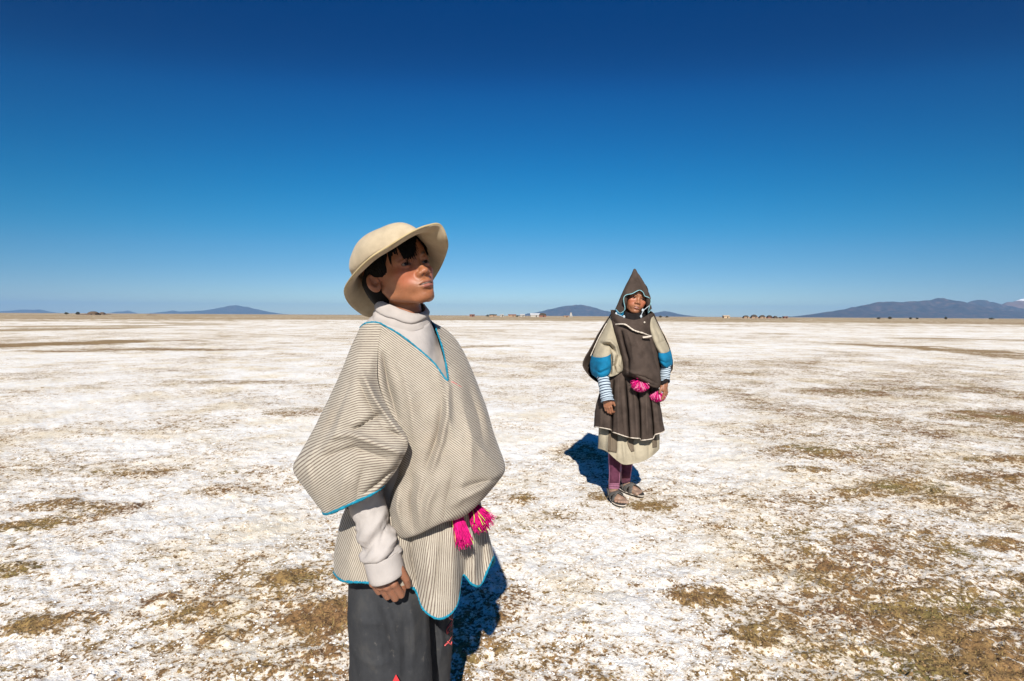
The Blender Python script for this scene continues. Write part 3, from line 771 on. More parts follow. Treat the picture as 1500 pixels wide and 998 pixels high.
solid(mesh('felt_shell', W, grid_faces(len(W), nA, True), M_FELT, hat), .0042)
yarn_edge('brim_binding', wo, .0023, hat, felt('brim_edge', (.44, .345, .19)), 200, True, .05)
# ---- sweater: turtleneck collar, trunk and the right sleeve
sw = empty('sweater', (-.245, 1.42, .9)); sw.parent = boyA; sw.location = sw.location - boyA.location
nk = [[(547, 470, 1.36), (572, 480, 1.335), (600, 486, 1.335), (620, 481, 1.36), (630, 471, 1.41), (612, 458, 1.47), (577, 452, 1.465), (553, 458, 1.42)],
      [(549, 462, 1.36), (573, 472, 1.337), (600, 479, 1.337), (618, 474, 1.362), (628, 465, 1.41), (611, 452, 1.468), (578, 447, 1.463), (554, 452, 1.42)],
      [(552, 457, 1.362), (574, 467, 1.341), (600, 475, 1.342), (618, 470, 1.364), (627, 461, 1.41), (611, 449, 1.464), (578, 443, 1.458), (556, 447, 1.418)],
      [(551, 453, 1.360), (573, 464, 1.337), (601, 472, 1.338), (620, 466, 1.362), (629, 457, 1.41), (612, 445, 1.466), (579, 438, 1.462), (555, 442, 1.42)],
      [(554, 444, 1.362), (575, 454, 1.341), (603, 464, 1.343), (619, 462, 1.364), (627, 454, 1.408), (612, 441, 1.460), (581, 433, 1.455), (559, 436, 1.417)],
      [(558, 440, 1.366), (577, 449, 1.348), (603, 459, 1.350), (616, 459, 1.368), (623, 452, 1.405), (610, 440, 1.452), (583, 432, 1.448), (562, 434, 1.413)]]
nk = [r_[5:] + r_[:5] for r_ in nk]; A = sheet(nk, 30, 90); V = P4(A); uv = np.stack([np.repeat(np.linspace(0, 1, 90)[None], 30, 0), np.repeat(np.linspace(0, 1, 30)[:, None], 90, 1)], -1)
V = V + .0016 * fbm(V * 40, 3, 33)[..., None]
solid(mesh('collar', V, grid_faces(30, 90, True), M_COLLAR, sw, uv=uv.reshape(-1, 2)), .003)
tr = [[(549, 466, 1.362), (575, 476, 1.338), (600, 483, 1.338), (620, 478, 1.362), (629, 469, 1.41), (611, 456, 1.468), (577, 450, 1.463), (554, 456, 1.42)],
      [(536, 484, 1.352), (570, 500, 1.308), (608, 520, 1.302), (636, 528, 1.338), (642, 502, 1.43), (626, 480, 1.52), (578, 474, 1.515), (540, 476, 1.43)],
      [(528, 530, 1.36), (575, 560, 1.288), (622, 570, 1.280), (655, 575, 1.32), (668, 540, 1.43), (642, 525, 1.55), (585, 520, 1.54), (530, 522, 1.45)],
      [(530, 640, 1.37), (580, 660, 1.275), (630, 665, 1.262), (675, 660, 1.30), (695, 630, 1.43), (665, 620, 1.58), (590, 620, 1.56), (530, 630, 1.46)],
      [(530, 760, 1.37), (575, 775, 1.285), (625, 775, 1.275), (665, 765, 1.31), (685, 740, 1.43), (660, 730, 1.58), (590, 735, 1.56), (530, 745, 1.46)]]
A = sheet(tr, 50, 90); V = P4(A); V = V + .0025 * fbm(V * 22, 3, 34)[..., None]
V = crease(A, V, [(560, 482), (600, 510), (640, 540)], 6, .004); V = crease(A, V, [(640, 500), (630, 530), (645, 555)], 5, -.004)
solid(mesh('trunk', V, grid_faces(50, 90, True), M_SWEAT, sw), .003)
# sleeve
ctl = np.array([J(542, 530, 1.335), J(528, 600, 1.30), J(526, 680, 1.268), J(538, 740, 1.250), J(551, 788, 1.238), J(560, 818, 1.234)])
Vs_, Fs_ = [], []
q = spline(np.concatenate([ctl, np.array([.040, .042, .040, .0385, .038, .037])[:, None]], 1), 110); ring = 48
T = np.gradient(q[:, :3], axis=0); T /= np.linalg.norm(T, axis=1)[:, None]
B1 = np.cross(T, [0, 1.0, 0]); B1 /= np.linalg.norm(B1, axis=1)[:, None]; B2 = np.cross(T, B1)
th = np.linspace(0, 2 * math.pi, ring, endpoint=False); tt = np.linspace(0, 1, 110)
wr_ = .0060 * np.sin(38 * tt[:, None] + 2.1 * np.sin(th[None] * 1 + 3 * tt[:, None]) + 1.4 * fbm(np.stack([np.cos(th)[None] + 0 * tt[:, None], np.sin(th)[None] + 0 * tt[:, None], tt[:, None] * 9 + 0 * th[None]], -1), 3, 91)) * sstep(.55, .80, tt)[:, None]
wr_ += .004 * np.abs(fbm(np.stack([np.cos(th)[None] * 1.1 + 5 * tt[:, None], np.sin(th)[None] * 1.1 + 0 * tt[:, None], tt[:, None] * 16 + 2 * np.cos(th)[None]], -1), 3, 93)) * -2 * sstep(.4, .7, tt)[:, None]
wr_ += .005 * fbm(np.stack([np.cos(th)[None] * 1.3 + 0 * tt[:, None], np.sin(th)[None] * 1.3 + 0 * tt[:, None], tt[:, None] * 8 + 0 * th[None]], -1), 3, 92)
rr = q[:, 3][:, None] + wr_ + .004 * sstep(.86, .97, tt)[:, None]
V = q[:, None, :3] + rr[..., None] * (np.cos(th)[None, :, None] * B1[:, None] + np.sin(th)[None, :, None] * B2[:, None])
o = mesh('sleeve', V, grid_faces(110, ring, True), M_SWEAT, sw); solid(o, .003)
cq = np.array([J(559, 814, 1.234), J(562, 824, 1.2335), J(566, 840, 1.233), J(567.5, 845, 1.233)]); cr_ = [.0375, .0385, .0385, .0365]
Vc, Fc = tube(cq, cr_, 60, 16, cap=False)
uvc = np.stack([np.tile(np.linspace(0, 1, 60), 16), np.repeat(np.linspace(0, 1, 16), 60)], -1)
solid(mesh('cuff', Vc, Fc, M_SWEAT, sw, uv=uvc), .004)

# ---- poncho: body panel, the flap over the right arm, and the skirt below the belt
pon = empty('poncho', (-.245, 1.42, .9)); pon.parent = boyA; pon.location = pon.location - boyA.location
RIB = 2.85                                                        # ribs about 6 mm apart
def s_t(px, py): return (-.60 * (px - 560) + .80 * (py - 475)) / RIB
def s_f(px, py):
    d = px - 550
    return (6 + .80 * (py - 475 + np.where(d < -25, .36 * (d + 25), 0) + .22 * d * sstep(640, 720, py))) / RIB
def st(rows): return [[(x, y, Y) for x, y, Y in r] for r in rows]
torso = [
 [(558, 475, 1.312), (586, 491, 1.300), (616, 515, 1.295), (637, 534, 1.288), (656, 558, 1.280), (650, 518, 1.335), (641, 490, 1.405), (633, 473, 1.47), (606, 458, 1.515), (575, 458, 1.49), (548, 468, 1.41)],
 [(550, 520, 1.276), (585, 535, 1.268), (612, 550, 1.265), (635, 566, 1.262), (660, 585, 1.262), (671, 557, 1.305), (679, 528, 1.40), (668, 500, 1.51), (640, 495, 1.575), (590, 490, 1.55), (545, 500, 1.46)],
 [(553, 566, 1.262), (594, 585, 1.240), (622, 600, 1.236), (645, 612, 1.232), (670, 622, 1.234), (692, 612, 1.28), (706, 592, 1.38), (700, 575, 1.52), (665, 560, 1.61), (600, 555, 1.60), (545, 560, 1.51)],
 [(572, 622, 1.262), (605, 640, 1.226), (632, 652, 1.216), (656, 660, 1.211), (684, 665, 1.215), (708, 656, 1.26), (723, 641, 1.36), (716, 630, 1.51), (685, 615, 1.62), (615, 610, 1.63), (550, 618, 1.54)],
 [(582, 685, 1.285), (604, 698, 1.222), (631, 708, 1.206), (658, 712, 1.200), (690, 708, 1.208), (720, 698, 1.25), (738, 683, 1.345), (728, 672, 1.50), (695, 665, 1.62), (620, 660, 1.64), (550, 670, 1.55)],
 [(572, 732, 1.285), (594, 752, 1.228), (623, 764, 1.210), (655, 758, 1.206), (688, 742, 1.216), (714, 722, 1.262), (733, 698, 1.35), (722, 695, 1.50), (690, 700, 1.61), (620, 710, 1.63), (550, 715, 1.55)],
 [(573, 768, 1.285), (588, 787, 1.254), (609, 783, 1.236), (640, 767, 1.232), (678, 756, 1.244), (706, 730, 1.285), (718, 708, 1.36), (712, 712, 1.49), (685, 725, 1.58), (620, 738, 1.60), (552, 745, 1.53)],
 [(577, 752, 1.310), (594, 762, 1.292), (618, 764, 1.280), (650, 756, 1.278), (678, 742, 1.290), (695, 728, 1.32), (703, 718, 1.38), (698, 722, 1.47), (676, 735, 1.55), (618, 745, 1.565), (556, 752, 1.50)]]
NR, NC = 110, 220
A = sheet(torso, NR, NC); V = P4(A)
nrm_t = normals(V, True)
V = V + .0022 * fbm(V * 14, 4, 44)[..., None] * nrm_t
for pts_, wd, amp in (([(657, 568), (655, 610), (646, 650), (632, 690)], 4.5, .013), ([(648, 590), (640, 640), (622, 690)], 6, -.012),
                      ([(560, 520), (570, 570), (582, 612)], 8, -.030), ([(590, 540), (602, 590), (606, 640)], 12, .009), ([(572, 525), (588, 560)], 7, -.006),
                      ([(686, 570), (700, 610), (708, 650)], 5, -.009), ([(692, 560), (708, 605), (718, 650)], 5, .006), ([(676, 590), (690, 640), (690, 690)], 8, .008),
                      ([(735, 690), (705, 716), (655, 742)], 7, .011), ([(732, 702), (708, 706), (672, 716)], 5, -.010), ([(690, 640), (712, 668), (732, 684)], 6, .006),
                      ([(584, 705), (582, 745), (592, 778)], 6, .014), ([(606, 700), (601, 735), (606, 775)], 5, -.014), ([(640, 706), (626, 740), (622, 775)], 7, .010),
                      ([(622, 690), (612, 730), (616, 770)], 4, .006), ([(665, 690), (655, 730), (650, 765)], 6, -.008), ([(678, 700), (672, 740)], 6, .006),
                      ([(640, 545), (655, 590), (662, 640)], 5, .006), ([(610, 600), (640, 640), (650, 690)], 9, -.005)):
    V = crease(A, V, pts_, wd, amp * 1.35, 1, 1.45)
back = A[..., 2] > 1.44
st_ = np.where(back, s_t(A[..., 0], A[..., 1]), s_t(A[..., 0], A[..., 1]))
# below the roll the ribs turn to the vertical
t_ = sstep(740, 775, A[..., 1]); st_ = st_ + t_ * (A[..., 0] - 620) * -.06
uv = np.stack([st_, A[..., 1] / 100], -1)
solid(mesh('body_panel', V, grid_faces(NR, NC, True), M_STRIPE, pon, uv=uv.reshape(-1, 2)), .0035)
neck_line = V[0]
k_ = [np.unravel_index(np.argmin((A[..., 0] - x) ** 2 + (A[..., 1] - y) ** 2 + 1e5 * (A[..., 2] > 1.4)), A.shape[:2]) for x, y in ((661, 559), (665, 560), (671, 564), (677, 568))]
yarn_edge('pink_stitch', np.array([V[q_] for q_ in k_]) + (0, -.0035, 0), .0011, pon, plain('pink_thread', (.55, .16, .16), .9, .1, .3, 200), 26, False, .6)

flap = [
 [(559, 475, 1.311), (547, 473, 1.317), (535, 475, 1.328), (528, 481, 1.347), (534, 478, 1.39), (548, 470, 1.43)],
 [(553, 517, 1.272), (543, 516, 1.266), (527, 513, 1.272), (514, 512, 1.315), (520, 510, 1.39), (538, 505, 1.47)],
 [(554, 562, 1.238), (538, 562, 1.212), (515, 564, 1.218), (494, 564, 1.287), (498, 562, 1.39), (528, 560, 1.51)],
 [(573, 608, 1.205), (550, 614, 1.178), (508, 620, 1.182), (466, 624, 1.267), (473, 622, 1.39), (518, 615, 1.52)],
 [(597, 645, 1.182), (572, 655, 1.158), (508, 660, 1.165), (445, 662, 1.258), (455, 660, 1.38), (508, 655, 1.50)],
 [(588, 674, 1.182), (564, 688, 1.158), (505, 698, 1.160), (434, 688, 1.250), (446, 692, 1.36), (500, 690, 1.46)],
 [(574, 697, 1.186), (553, 712, 1.163), (508, 724, 1.163), (457, 722, 1.225), (455, 716, 1.31), (495, 712, 1.42)],
 [(563, 710, 1.190), (547, 722, 1.168), (513, 738, 1.168), (480, 752, 1.205), (475, 744, 1.27), (492, 725, 1.39)]]
A = sheet(flap, 120, 120, False); V = P4(A)
V = V + .0022 * fbm(V * 14, 4, 45)[..., None] * normals(V, False)
for pts_, wd, amp in (([(531, 548), (550, 585), (575, 622), (595, 646)], 5, .016), ([(524, 556), (540, 590), (560, 625)], 6, -.008),
                      ([(560, 606), (545, 615), (516, 632)], 6, -.018), ([(592, 640), (572, 632), (556, 622)], 6, -.008), ([(590, 665), (550, 650), (515, 636), (480, 640)], 5, .013), ([(585, 632), (548, 620), (515, 620)], 7, .006),
                      ([(565, 672), (520, 655), (478, 668)], 6, -.011), ([(470, 640), (450, 680), (460, 720)], 7, .008), ([(510, 580), (492, 635), (462, 680)], 8, .009),
                      ([(515, 560), (498, 600), (478, 645)], 6, -.008), ([(580, 684), (556, 706), (534, 722)], 4, -.012), ([(510, 690), (500, 720), (498, 745)], 8, .007), ([(535, 680), (525, 712), (522, 736)], 6, -.006)):
    V = crease(A, V, pts_, wd, amp * 1.45, 1, 1.40)
uv = np.stack([s_f(A[..., 0], A[..., 1]), A[..., 1] / 100], -1)
solid(mesh('arm_flap', V, grid_faces(120, 120), M_STRIPE, pon, uv=uv.reshape(-1, 2)), .0035)
yarn_edge('hem_trim', V[-1, :90] + (0, -.001, -.001), .0034, pon, M_BLUE)
nl = np.concatenate([V[0, ::-1][:-1] + (0, -.001, .0015), neck_line[:int(NC * 9.5 / 11)] + (0, -.001, .0015)])
yarn_edge('neck_trim', nl[::3], .0022, pon, M_BLUE, 260)

skirt = [
 [(508, 742, 1.34), (522, 752, 1.290), (545, 757, 1.270), (572, 757, 1.268), (600, 760, 1.272), (628, 758, 1.272), (655, 750, 1.282), (675, 742, 1.305), (684, 737, 1.325), (692, 733, 1.35), (697, 728, 1.375), (700, 722, 1.40), (692, 722, 1.50), (650, 728, 1.575), (590, 735, 1.57), (530, 738, 1.48)],
 [(500, 765, 1.355), (512, 782, 1.283), (538, 790, 1.255), (570, 797, 1.258), (601, 795, 1.262), (626, 795, 1.250), (650, 790, 1.248), (670, 785, 1.262), (684, 781, 1.312), (696, 780, 1.335), (703, 772, 1.365), (711, 768, 1.40), (702, 765, 1.52), (650, 765, 1.60), (580, 770, 1.59), (518, 765, 1.49)],
 [(490, 810, 1.365), (505, 824, 1.272), (535, 828, 1.245), (573, 832, 1.252), (606, 830, 1.260), (623, 845, 1.236), (646, 850, 1.226), (668, 838, 1.240), (680, 826, 1.305), (694, 832, 1.315), (704, 822, 1.35), (719, 805, 1.392), (712, 808, 1.53), (650, 812, 1.62), (575, 812, 1.61), (508, 810, 1.50)],
 [(489, 838, 1.365), (503, 851, 1.270), (535, 853, 1.240), (575, 859, 1.250), (607, 862, 1.262), (622, 893, 1.232), (645, 906, 1.220), (668, 888, 1.240), (677, 843, 1.305), (692, 856, 1.312), (705, 855, 1.335), (722, 816, 1.390), (715, 832, 1.53), (650, 842, 1.63), (575, 845, 1.62), (506, 845, 1.50)]]
# finer hem to the right: dips between the far pleats
A = sheet(skirt, 80, 260); 

V = P4(A); V = V + .0022 * fbm(V * 14, 4, 46)[..., None] * normals(V, True)
for pts_, wd, amp in (([(600, 770), (604, 820), (612, 862)], 5, -.018), ([(625, 775), (628, 830), (630, 895)], 7, .008), ([(648, 775), (642, 820), (637, 875)], 5, -.010),
                      ([(660, 770), (662, 830), (660, 890)], 7, .006), ([(672, 775), (674, 840)], 4, -.014), ([(690, 770), (694, 820), (697, 858)], 6, .008), ([(706, 770), (709, 845)], 5, -.008),
                      ([(520, 775), (512, 820), (515, 850)], 8, .006), ([(580, 780), (585, 830), (590, 860)], 8, .008), ([(555, 780), (556, 850)], 8, -.006)):
    V = crease(A, V, pts_, wd, amp, 1, 1.46)
lean = np.interp(A[..., 0], [490, 560, 600, 640, 665, 690, 722], [-.45, -.25, .22, .05, .04, .02, -.2])
uv = np.stack([(A[..., 0] + lean * (A[..., 1] - 800)) / 2.9, A[..., 1] / 100], -1)
solid(mesh('skirt_panel', V, grid_faces(80, 260, True), M_STRIPE, pon, uv=uv.reshape(-1, 2)), .0035)
yarn_edge('hem_trim', V[-1, ::2], .0034, pon, M_BLUE, 420, True)

# ---- yarn tassels on the belt ends
def tassel(top, tip, n, r0, r1, cols_, parent, name='tassel', th=.0008, seed=3):
    tr_ = random.Random(seed); top, tip = np.array(top), np.array(tip); d = tip - top; L = np.linalg.norm(d); d /= L
    a = np.cross(d, [0, 1.0, 0]); a /= np.linalg.norm(a); c_ = np.cross(d, a); bunch = {}
    for k in range(n):
        ph = tr_.uniform(0, 6.283); q = tr_.random() ** .5; l = L * tr_.uniform(.70, 1.08)
        e = (math.cos(ph) * a + math.sin(ph) * c_)
        p0 = top + e * r0 * q; p1 = top + d * l * .5 + e * (r0 * .4 + r1 * .75) * q; p2 = top + d * l + e * r1 * q * tr_.uniform(.6, 1.5) + np.array([tr_.gauss(0, .003) for _ in range(3)])
        w_ = tr_.choices(range(len(cols_)), [x[1] for x in cols_])[0]
        bunch.setdefault(w_, []).append(tube([p0, p1, p2], [th, th * 1.2, th * .8], 4, 5))
    root = None
    for w_ in sorted(bunch):
        v_, f_ = join(bunch[w_])
        o_ = mesh(name if root is None else 'accent_yarn', v_, f_, cols_[w_][0], parent if root is None else None)
        if root is None: root = o_
        else:
            o_.parent = root; o_.matrix_parent_inverse = Matrix.Translation(-Vector(parent.location))
    return root
tassel(P(667, 748, 1.268), P(681, 797, 1.232), 420, .008, .015, [(M_PINK, 8), (M_DEEP, 5), (M_LIME, .5)], boyA, seed=4)
tassel(P(691, 741, 1.300), P(711, 772, 1.268), 480, .010, .022, [(M_PINK, 8), (M_DEEP, 5), (M_LIME, 1.0)], boyA, seed=5)

# ---- trousers: two loose legs, with the print down the far leg
tro = empty('trousers', (-.245, 1.42, .5)); tro.parent = boyA; tro.location = tro.location - boyA.location
def leg(c, seed, ridges):
    """rings (xl, xr, y, Ycentre, half depth)"""
    c = np.array(c, float); q = spline(c, 90); n_ = 72; th_ = np.linspace(0, 2 * math.pi, n_, endpoint=False)
    xc, hwid = (q[:, 0] + q[:, 1]) / 2, (q[:, 1] - q[:, 0]) / 2
    A_ = np.stack([xc[:, None] + hwid[:, None] * np.cos(th_), q[:, 2][:, None] + 0 * th_, q[:, 3][:, None] - q[:, 4][:, None] * np.sin(th_)], -1)
    V_ = P4(A_); V_ = V_ + .005 * fbm(V_ * np.array([16, 16, 7]), 4, seed)[..., None] * normals(V_, True)
    for r_ in ridges: V_ = crease(A_, V_, *r_, 1, q[:, 3].mean())
    return mesh('leg', V_, grid_faces(90, n_, True)[:, ::-1], M_TROUSER, tro), A_, V_
# (below the frame: on down to the shoes)
def prj(p):
    d = np.asarray(p) - CAM; z_ = d @ F_; return 750 + FPX * (d @ R_) / z_, 499 - FPX * (d @ U_) / z_
bR, bL = prj(aR), prj(aL)
lo, _, _ = leg([(512, 640, 790, 1.385, .075), (511, 634, 850, 1.375, .085), (510, 629, 900, 1.36, .092), (511, 631, 960, 1.355, .09), (512, 633, 1010, 1.35, .085), (522, 634, 1100, 1.36, .075), (530, 634, bR[1] + 5, 1.37, .07)], 51,
    [([(556, 868), (574, 915), (583, 960), (585, 1000)], 5, .016), ([(548, 880), (562, 930), (570, 985)], 5, -.016), ([(595, 868), (606, 920), (602, 990)], 6, .012), ([(590, 880), (597, 940), (592, 1000)], 4, -.010), ([(620, 880), (618, 950)], 4, -.008), ([(525, 862), (532, 920), (528, 990)], 6, .009), ([(515, 900), (540, 915), (565, 910)], 5, .006), ([(520, 960), (550, 975), (580, 965)], 5, .006)])
lo2, A2, V2 = leg([(598, 680, 790, 1.47, .075), (602, 672, 850, 1.50, .085), (607, 664, 900, 1.535, .085), (608, 663, 945, 1.545, .085), (610, 661, 1000, 1.55, .08), (610, 664, 1100, 1.555, .075), (608, 660, bL[1] + 4, 1.56, .07)], 52,
    [([(640, 900), (648, 940), (640, 985)], 5, .012), ([(655, 880), (652, 920), (656, 970)], 4, -.008)])
# print: letters running down the front of the far leg, and a red flash at the near knee
M_PRINT = plain('faded_red_print', (.55, .10, .10), .8, .2, .4, 120); M_RED = plain('red_patch', (.50, .03, .035), .8, .2, .2, 60)
def strokes(L, r, name, mat, parent):
    ps_ = [tube([P(*q) for q in s_], r, 5, max(4, 3 * len(s_)), flat=.5) for s_ in L]; v_, f_ = join(ps_); return mesh(name, v_, f_, mat, parent)
def onleg(px, py):
    k = np.argmin((A2[..., 0] - px) ** 2 + (A2[..., 1] - py) ** 2 + 1e6 * (A2[..., 2] > 1.535)); return A2.reshape(-1, 3)[k][2] - .004
def stroke_set(S): return [[(x, y, onleg(x, y)) for x, y in s_] for s_ in S]
strokes(stroke_set([[(662, 884), (657, 896), (658, 905), (663, 908)], [(663, 893), (660, 905)],                                   # U
                    [(662, 910), (655, 921), (655, 929)], [(655, 921), (662, 914)], [(662, 915), (656, 927), (662, 924)],              # I C
                    [(662, 931), (658, 939)]]), .0016, 'lettering', M_PRINT, tro)
strokes(stroke_set([[(651, 946), (656, 942), (661, 945)], [(656, 940), (660, 944), (661, 940)]]), .0028, 'lettering', M_PRINT, tro)
tri = [P(573, 1003, 1.243), P(588, 1003, 1.243), P(580, 988, 1.246), P(573, 1003, 1.247), P(588, 1003, 1.247), P(580, 988, 1.250)]
mesh('knee_patch', np.array(tri), [(0, 1, 2), (5, 4, 3), (0, 3, 4, 1), (1, 4, 5, 2), (2, 5, 3, 0)], M_RED, tro, smooth=False)
# ---- shoes (below the frame)
M_SHOE = plain('dusty_leather', (.05, .04, .035), .7, .3); M_SOLE = plain('rubber_sole', (.025, .024, .023), .8, .2)
for a in (aR, aL):
    td = toe / np.linalg.norm(toe)
    V_, Q_ = surface_nets(lambda p: smax(smin(sd_cap(p, a + (0, 0, -.01), a - td * .02 + (0, 0, -.04), .036, .036), sd_cap(p, a + (0, 0, -.036), a + td * .15 + (0, 0, -.044), .036, .033), .03), -(p[..., 2] - .008), .004), a + (-.2, -.2, -.1), a + (.2, .2, .06), .006)
    sh = mesh('shoe', V_, Q_, M_SHOE, boyA)
    out = [a - td * .05 + .0 * td, a + td * .05, a + td * .18]
    pl = []
    for t in np.linspace(0, 2 * math.pi, 28, endpoint=False):
        r_ = .040 + .006 * math.cos(t); pl.append(a[:2] + td[:2] * (.062 + .125 * math.cos(t)) + np.array([-td[1], td[0]]) * r_ * math.sin(t))
    V_ = np.array([[x, y, z] for z in (-.002, .013) for x, y in pl]); n_ = len(pl)
    Fs = [tuple(range(n_))[::-1], tuple(range(n_, 2 * n_))] + [(k, (k + 1) % n_, n_ + (k + 1) % n_, n_ + k) for k in range(n_)]
    so_ = mesh('sole', V_, Fs, M_SOLE, None, smooth=False); so_.parent = sh; so_.matrix_parent_inverse = Matrix.Translation(-Vector(boyA.location))
# ================================================================== THE HOODED BOY FURTHER BACK
M_BROWN = plain('dark_brown_homespun', (.060, .044, .036), .97, .08, .25, 16, (220, .5, .004))
M_BEIGE = plain('beige_homespun', (.34, .295, .215), .95, .1, .14, 16, (220, .4, .003))
M_TEAL = plain('teal_cotton', (.004, .135, .26), .85, .2, .2, 20, (240, .4, .002))
M_LILAC = plain('pale_teal_piping', (.22, .42, .46), .85, .2, .2, 90)
M_BEAD = plain('white_bead', (.42, .47, .50), .6, .3, .1, 90)
M_CORD = plain('off_white_cord', (.55, .48, .40), .9, .1, .2, 90)
M_SCARF = plain('black_wool', (.014, .012, .012), .95, .1, .3, 40)
M_PATCH = plain('grey_brown_cloth', (.135, .105, .075), .95, .1, .15, 20, (220, .4, .003))
M_STRAP = plain('dusty_grey_rubber', (.095, .088, .08), .85, .2, .35, 60, (300, .5, .002)); M_RUBBER = plain('tyre_rubber', (.03, .027, .025), .9, .2, .4, 60)
def leg_mat():
    b = NB('plum_leggings'); uv = b.n('UVMap').outputs[0]; sp = b.n('SeparateXYZ'); b.l(uv, sp.inputs[0])
    n_ = b.noise(b.obj(), 40, 4)
    plum = b.ramp(n_, [(.3, (.075, .022, .042)), (.7, (.115, .036, .062))]); pink = b.ramp(n_, [(.3, (.33, .13, .21)), (.7, (.42, .18, .27))])
    f = b.mapr(b.math('ADD', sp.outputs[0], b.math('MULTIPLY', n_, .08)), .5, .54)
    return b.done(b.mix(f, plum, pink), .92, .1)
M_LEG = leg_mat()
def band_mat():
    b = NB('striped_jersey'); uv = b.n('UVMap').outputs[0]; sp = b.n('SeparateXYZ'); b.l(uv, sp.inputs[0])
    fr_ = b.math('FRACT', sp.outputs[1]); return b.done(b.mix(b.mapr(fr_, .60, .68), (.40, .47, .52), (.014, .026, .058)), .9, .1)
M_JERSEY = band_mat()

YB = 3.86
boyB = empty('person', (.80, YB, 0), 'person in dark brown pointed hood and skirted tunic with pink pompoms, standing further back', 'person')
def sheetB(name, rows, nr, nc, mat, closed=True, parent=None, noise=.004, folds=(), uv=None, t=.006, ymax=9, seed=0, fs=9, adj=None):
    A_ = sheet(rows, nr, nc, closed)
    if adj: adj(A_)
    V_ = P4(A_)
    V_ = V_ + noise * fbm(V_ * fs, 4, 100 + seed)[..., None] * normals(V_, closed)
    for f_ in folds: V_ = crease(A_, V_, *f_, 1, ymax)
    o_ = mesh(name, V_, grid_faces(nr, nc, closed), mat, parent or boyB, uv=None if uv is None else uv(A_).reshape(-1, 2))
    if t: solid(o_, t)
    return o_, V_, A_
def sub_part(o_, root):
    top = o_.parent is None; o_.parent = root
    if top: o_.matrix_parent_inverse = Matrix.Translation(-Vector(boyB.location))
    return o_

# ---- body: head, hands, feet and the figure under the clothes, one mesh
HB0 = frame(P(930.5, 438, 3.875), math.radians(-90 - 12 + 16), math.radians(2), math.radians(-13)); HB = lambda L: HB0(np.asarray(L) * 1.0)
parts, cols = [], []
Vh, Qh = build_head(.0024, fat=1.06, mouth=.0016, neck_end=(-.03, 0, -.165))
parts.append((HB(shorten(Vh, .94)), Qh)); cols.append(head_color(Vh, (.29, .122, .062)))
def put_hand(w_, f_, n_, sc_, curl, left=False, **kw):
    f_ = np.array(f_, float); f_ /= np.linalg.norm(f_); n_ = np.array(n_, float); n_ -= f_ * n_.dot(f_); n_ /= np.linalg.norm(n_)
    t_ = np.cross(n_, f_) * (-1 if left else 1); M_ = np.stack([f_, t_, n_], 1)
    V_, Q_ = surface_nets(lambda p: hand_sdf(p, curl, **kw), (-.07, -.055, -.085), (.15, .075, .035), .0026)
    if np.linalg.det(M_) < 0: Q_ = Q_[:, ::-1]
    parts.append((w_ + sc_ * V_ @ M_.T, Q_)); c_ = np.tile([.25, .105, .055], (len(V_), 1)) * (1 + .15 * fbm(V_ * 60, 3, 6))[:, None]; cols.append(c_)
wBR, wBL = P(889, 583, 3.66), P(974, 562, 3.74)
put_hand(wBR, (.12, -.10, -1), (-.45, -.85, 0), .86, (1, 1, 1, 1), False, bends=(.35, .9, .5))
put_hand(wBL, (.05, -.16, -1), (.80, -.60, .05), .92, (1, 1, 1, 1), True, bends=(.45, .7, .5))
aBR, aBL = np.array([*G(899, 733)[:2] , .075]), np.array([*G(916, 721)[:2], .075])
aBR[1] += .02; aBL[1] += .02
fdR = np.array([.20, -.98, 0]); fdR /= np.linalg.norm(fdR); fdL = np.array([.52, -.85, 0]); fdL /= np.linalg.norm(fdL)
def foot(a, fd, side):
    sd_ = np.array([-fd[1], fd[0], 0]); T_ = lambda x, y, z: np.array([a[0], a[1], 0]) + fd * x + sd_ * y + np.array([0, 0, z])
    def f(p):
        d = sd_cap(p, T_(-.008, 0, .13), T_(-.008, 0, .068), .031, .030)
        d = smin(d, sd_cap(p, T_(-.025, 0, .040), T_(.02, 0, .050), .025, .027), .02)
        d = smin(d, sd_cap(p, T_(.01, 0, .062), T_(.105, 0, .036), .026, .020), .02)
        d = smin(d, sd_cap(p, T_(.095, -.022, .034), T_(.095, .024, .034), .016, .017), .015)
        for k, yy in enumerate((-.032, -.017, -.002, .013, .031)):
            yy = yy * side; L_ = (.128, .142, .150, .155, .158)[k]; r_ = (.0085, .009, .0095, .0098, .0135)[k]
            d = smin(d, sd_cap(p, T_(.10, yy, .034), T_(L_, yy * 1.05, .029), r_ * 1.05, r_), .004)
        return smax(d, -(p[..., 2] - .020), .003)
    V_, Q_ = surface_nets(f, np.array(a) + (-.22, -.22, -.08), np.array(a) + (.22, .22, .10), .0042)
    parts.append((V_, Q_)); c_ = np.tile([.27, .145, .095], (len(V_), 1)); du = fbm(V_ * 30, 3, 8)
    c_ = c_ + (np.array([.27, .205, .155]) - c_) * np.clip(.45 + .5 * du, 0, 1)[:, None]; cols.append(c_)
    return T_
TR = foot(aBR, fdR, 1); TL = foot(aBL, fdL, -1)
def bodyB(p):
    d = sd_cap(p, P(926, 490, 3.87), P(920, 590, 3.88), .085, .10)
    d = smin(d, sd_cap(p, P(927, 480, 3.87), P(929, 455, 3.90), .05, .045), .05)
    d = smin(d, sd_chain(p, [P(899, 478, 3.87), P(882, 532, 3.80), wBR], [.036, .030, .021]), .03)
    d = smin(d, sd_chain(p, [P(953, 478, 3.87), P(972, 525, 3.84), wBL], [.036, .030, .021]), .03)
    for h_, a in ((P(908, 610, 3.87), aBR), (P(932, 605, 3.89), aBL)):
        d = smin(d, sd_chain(p, [h_, (h_ + a) / 2 + (0, -.015, 0), a + (0, .008, .03)], [.065, .043, .029]), .03)
    return d
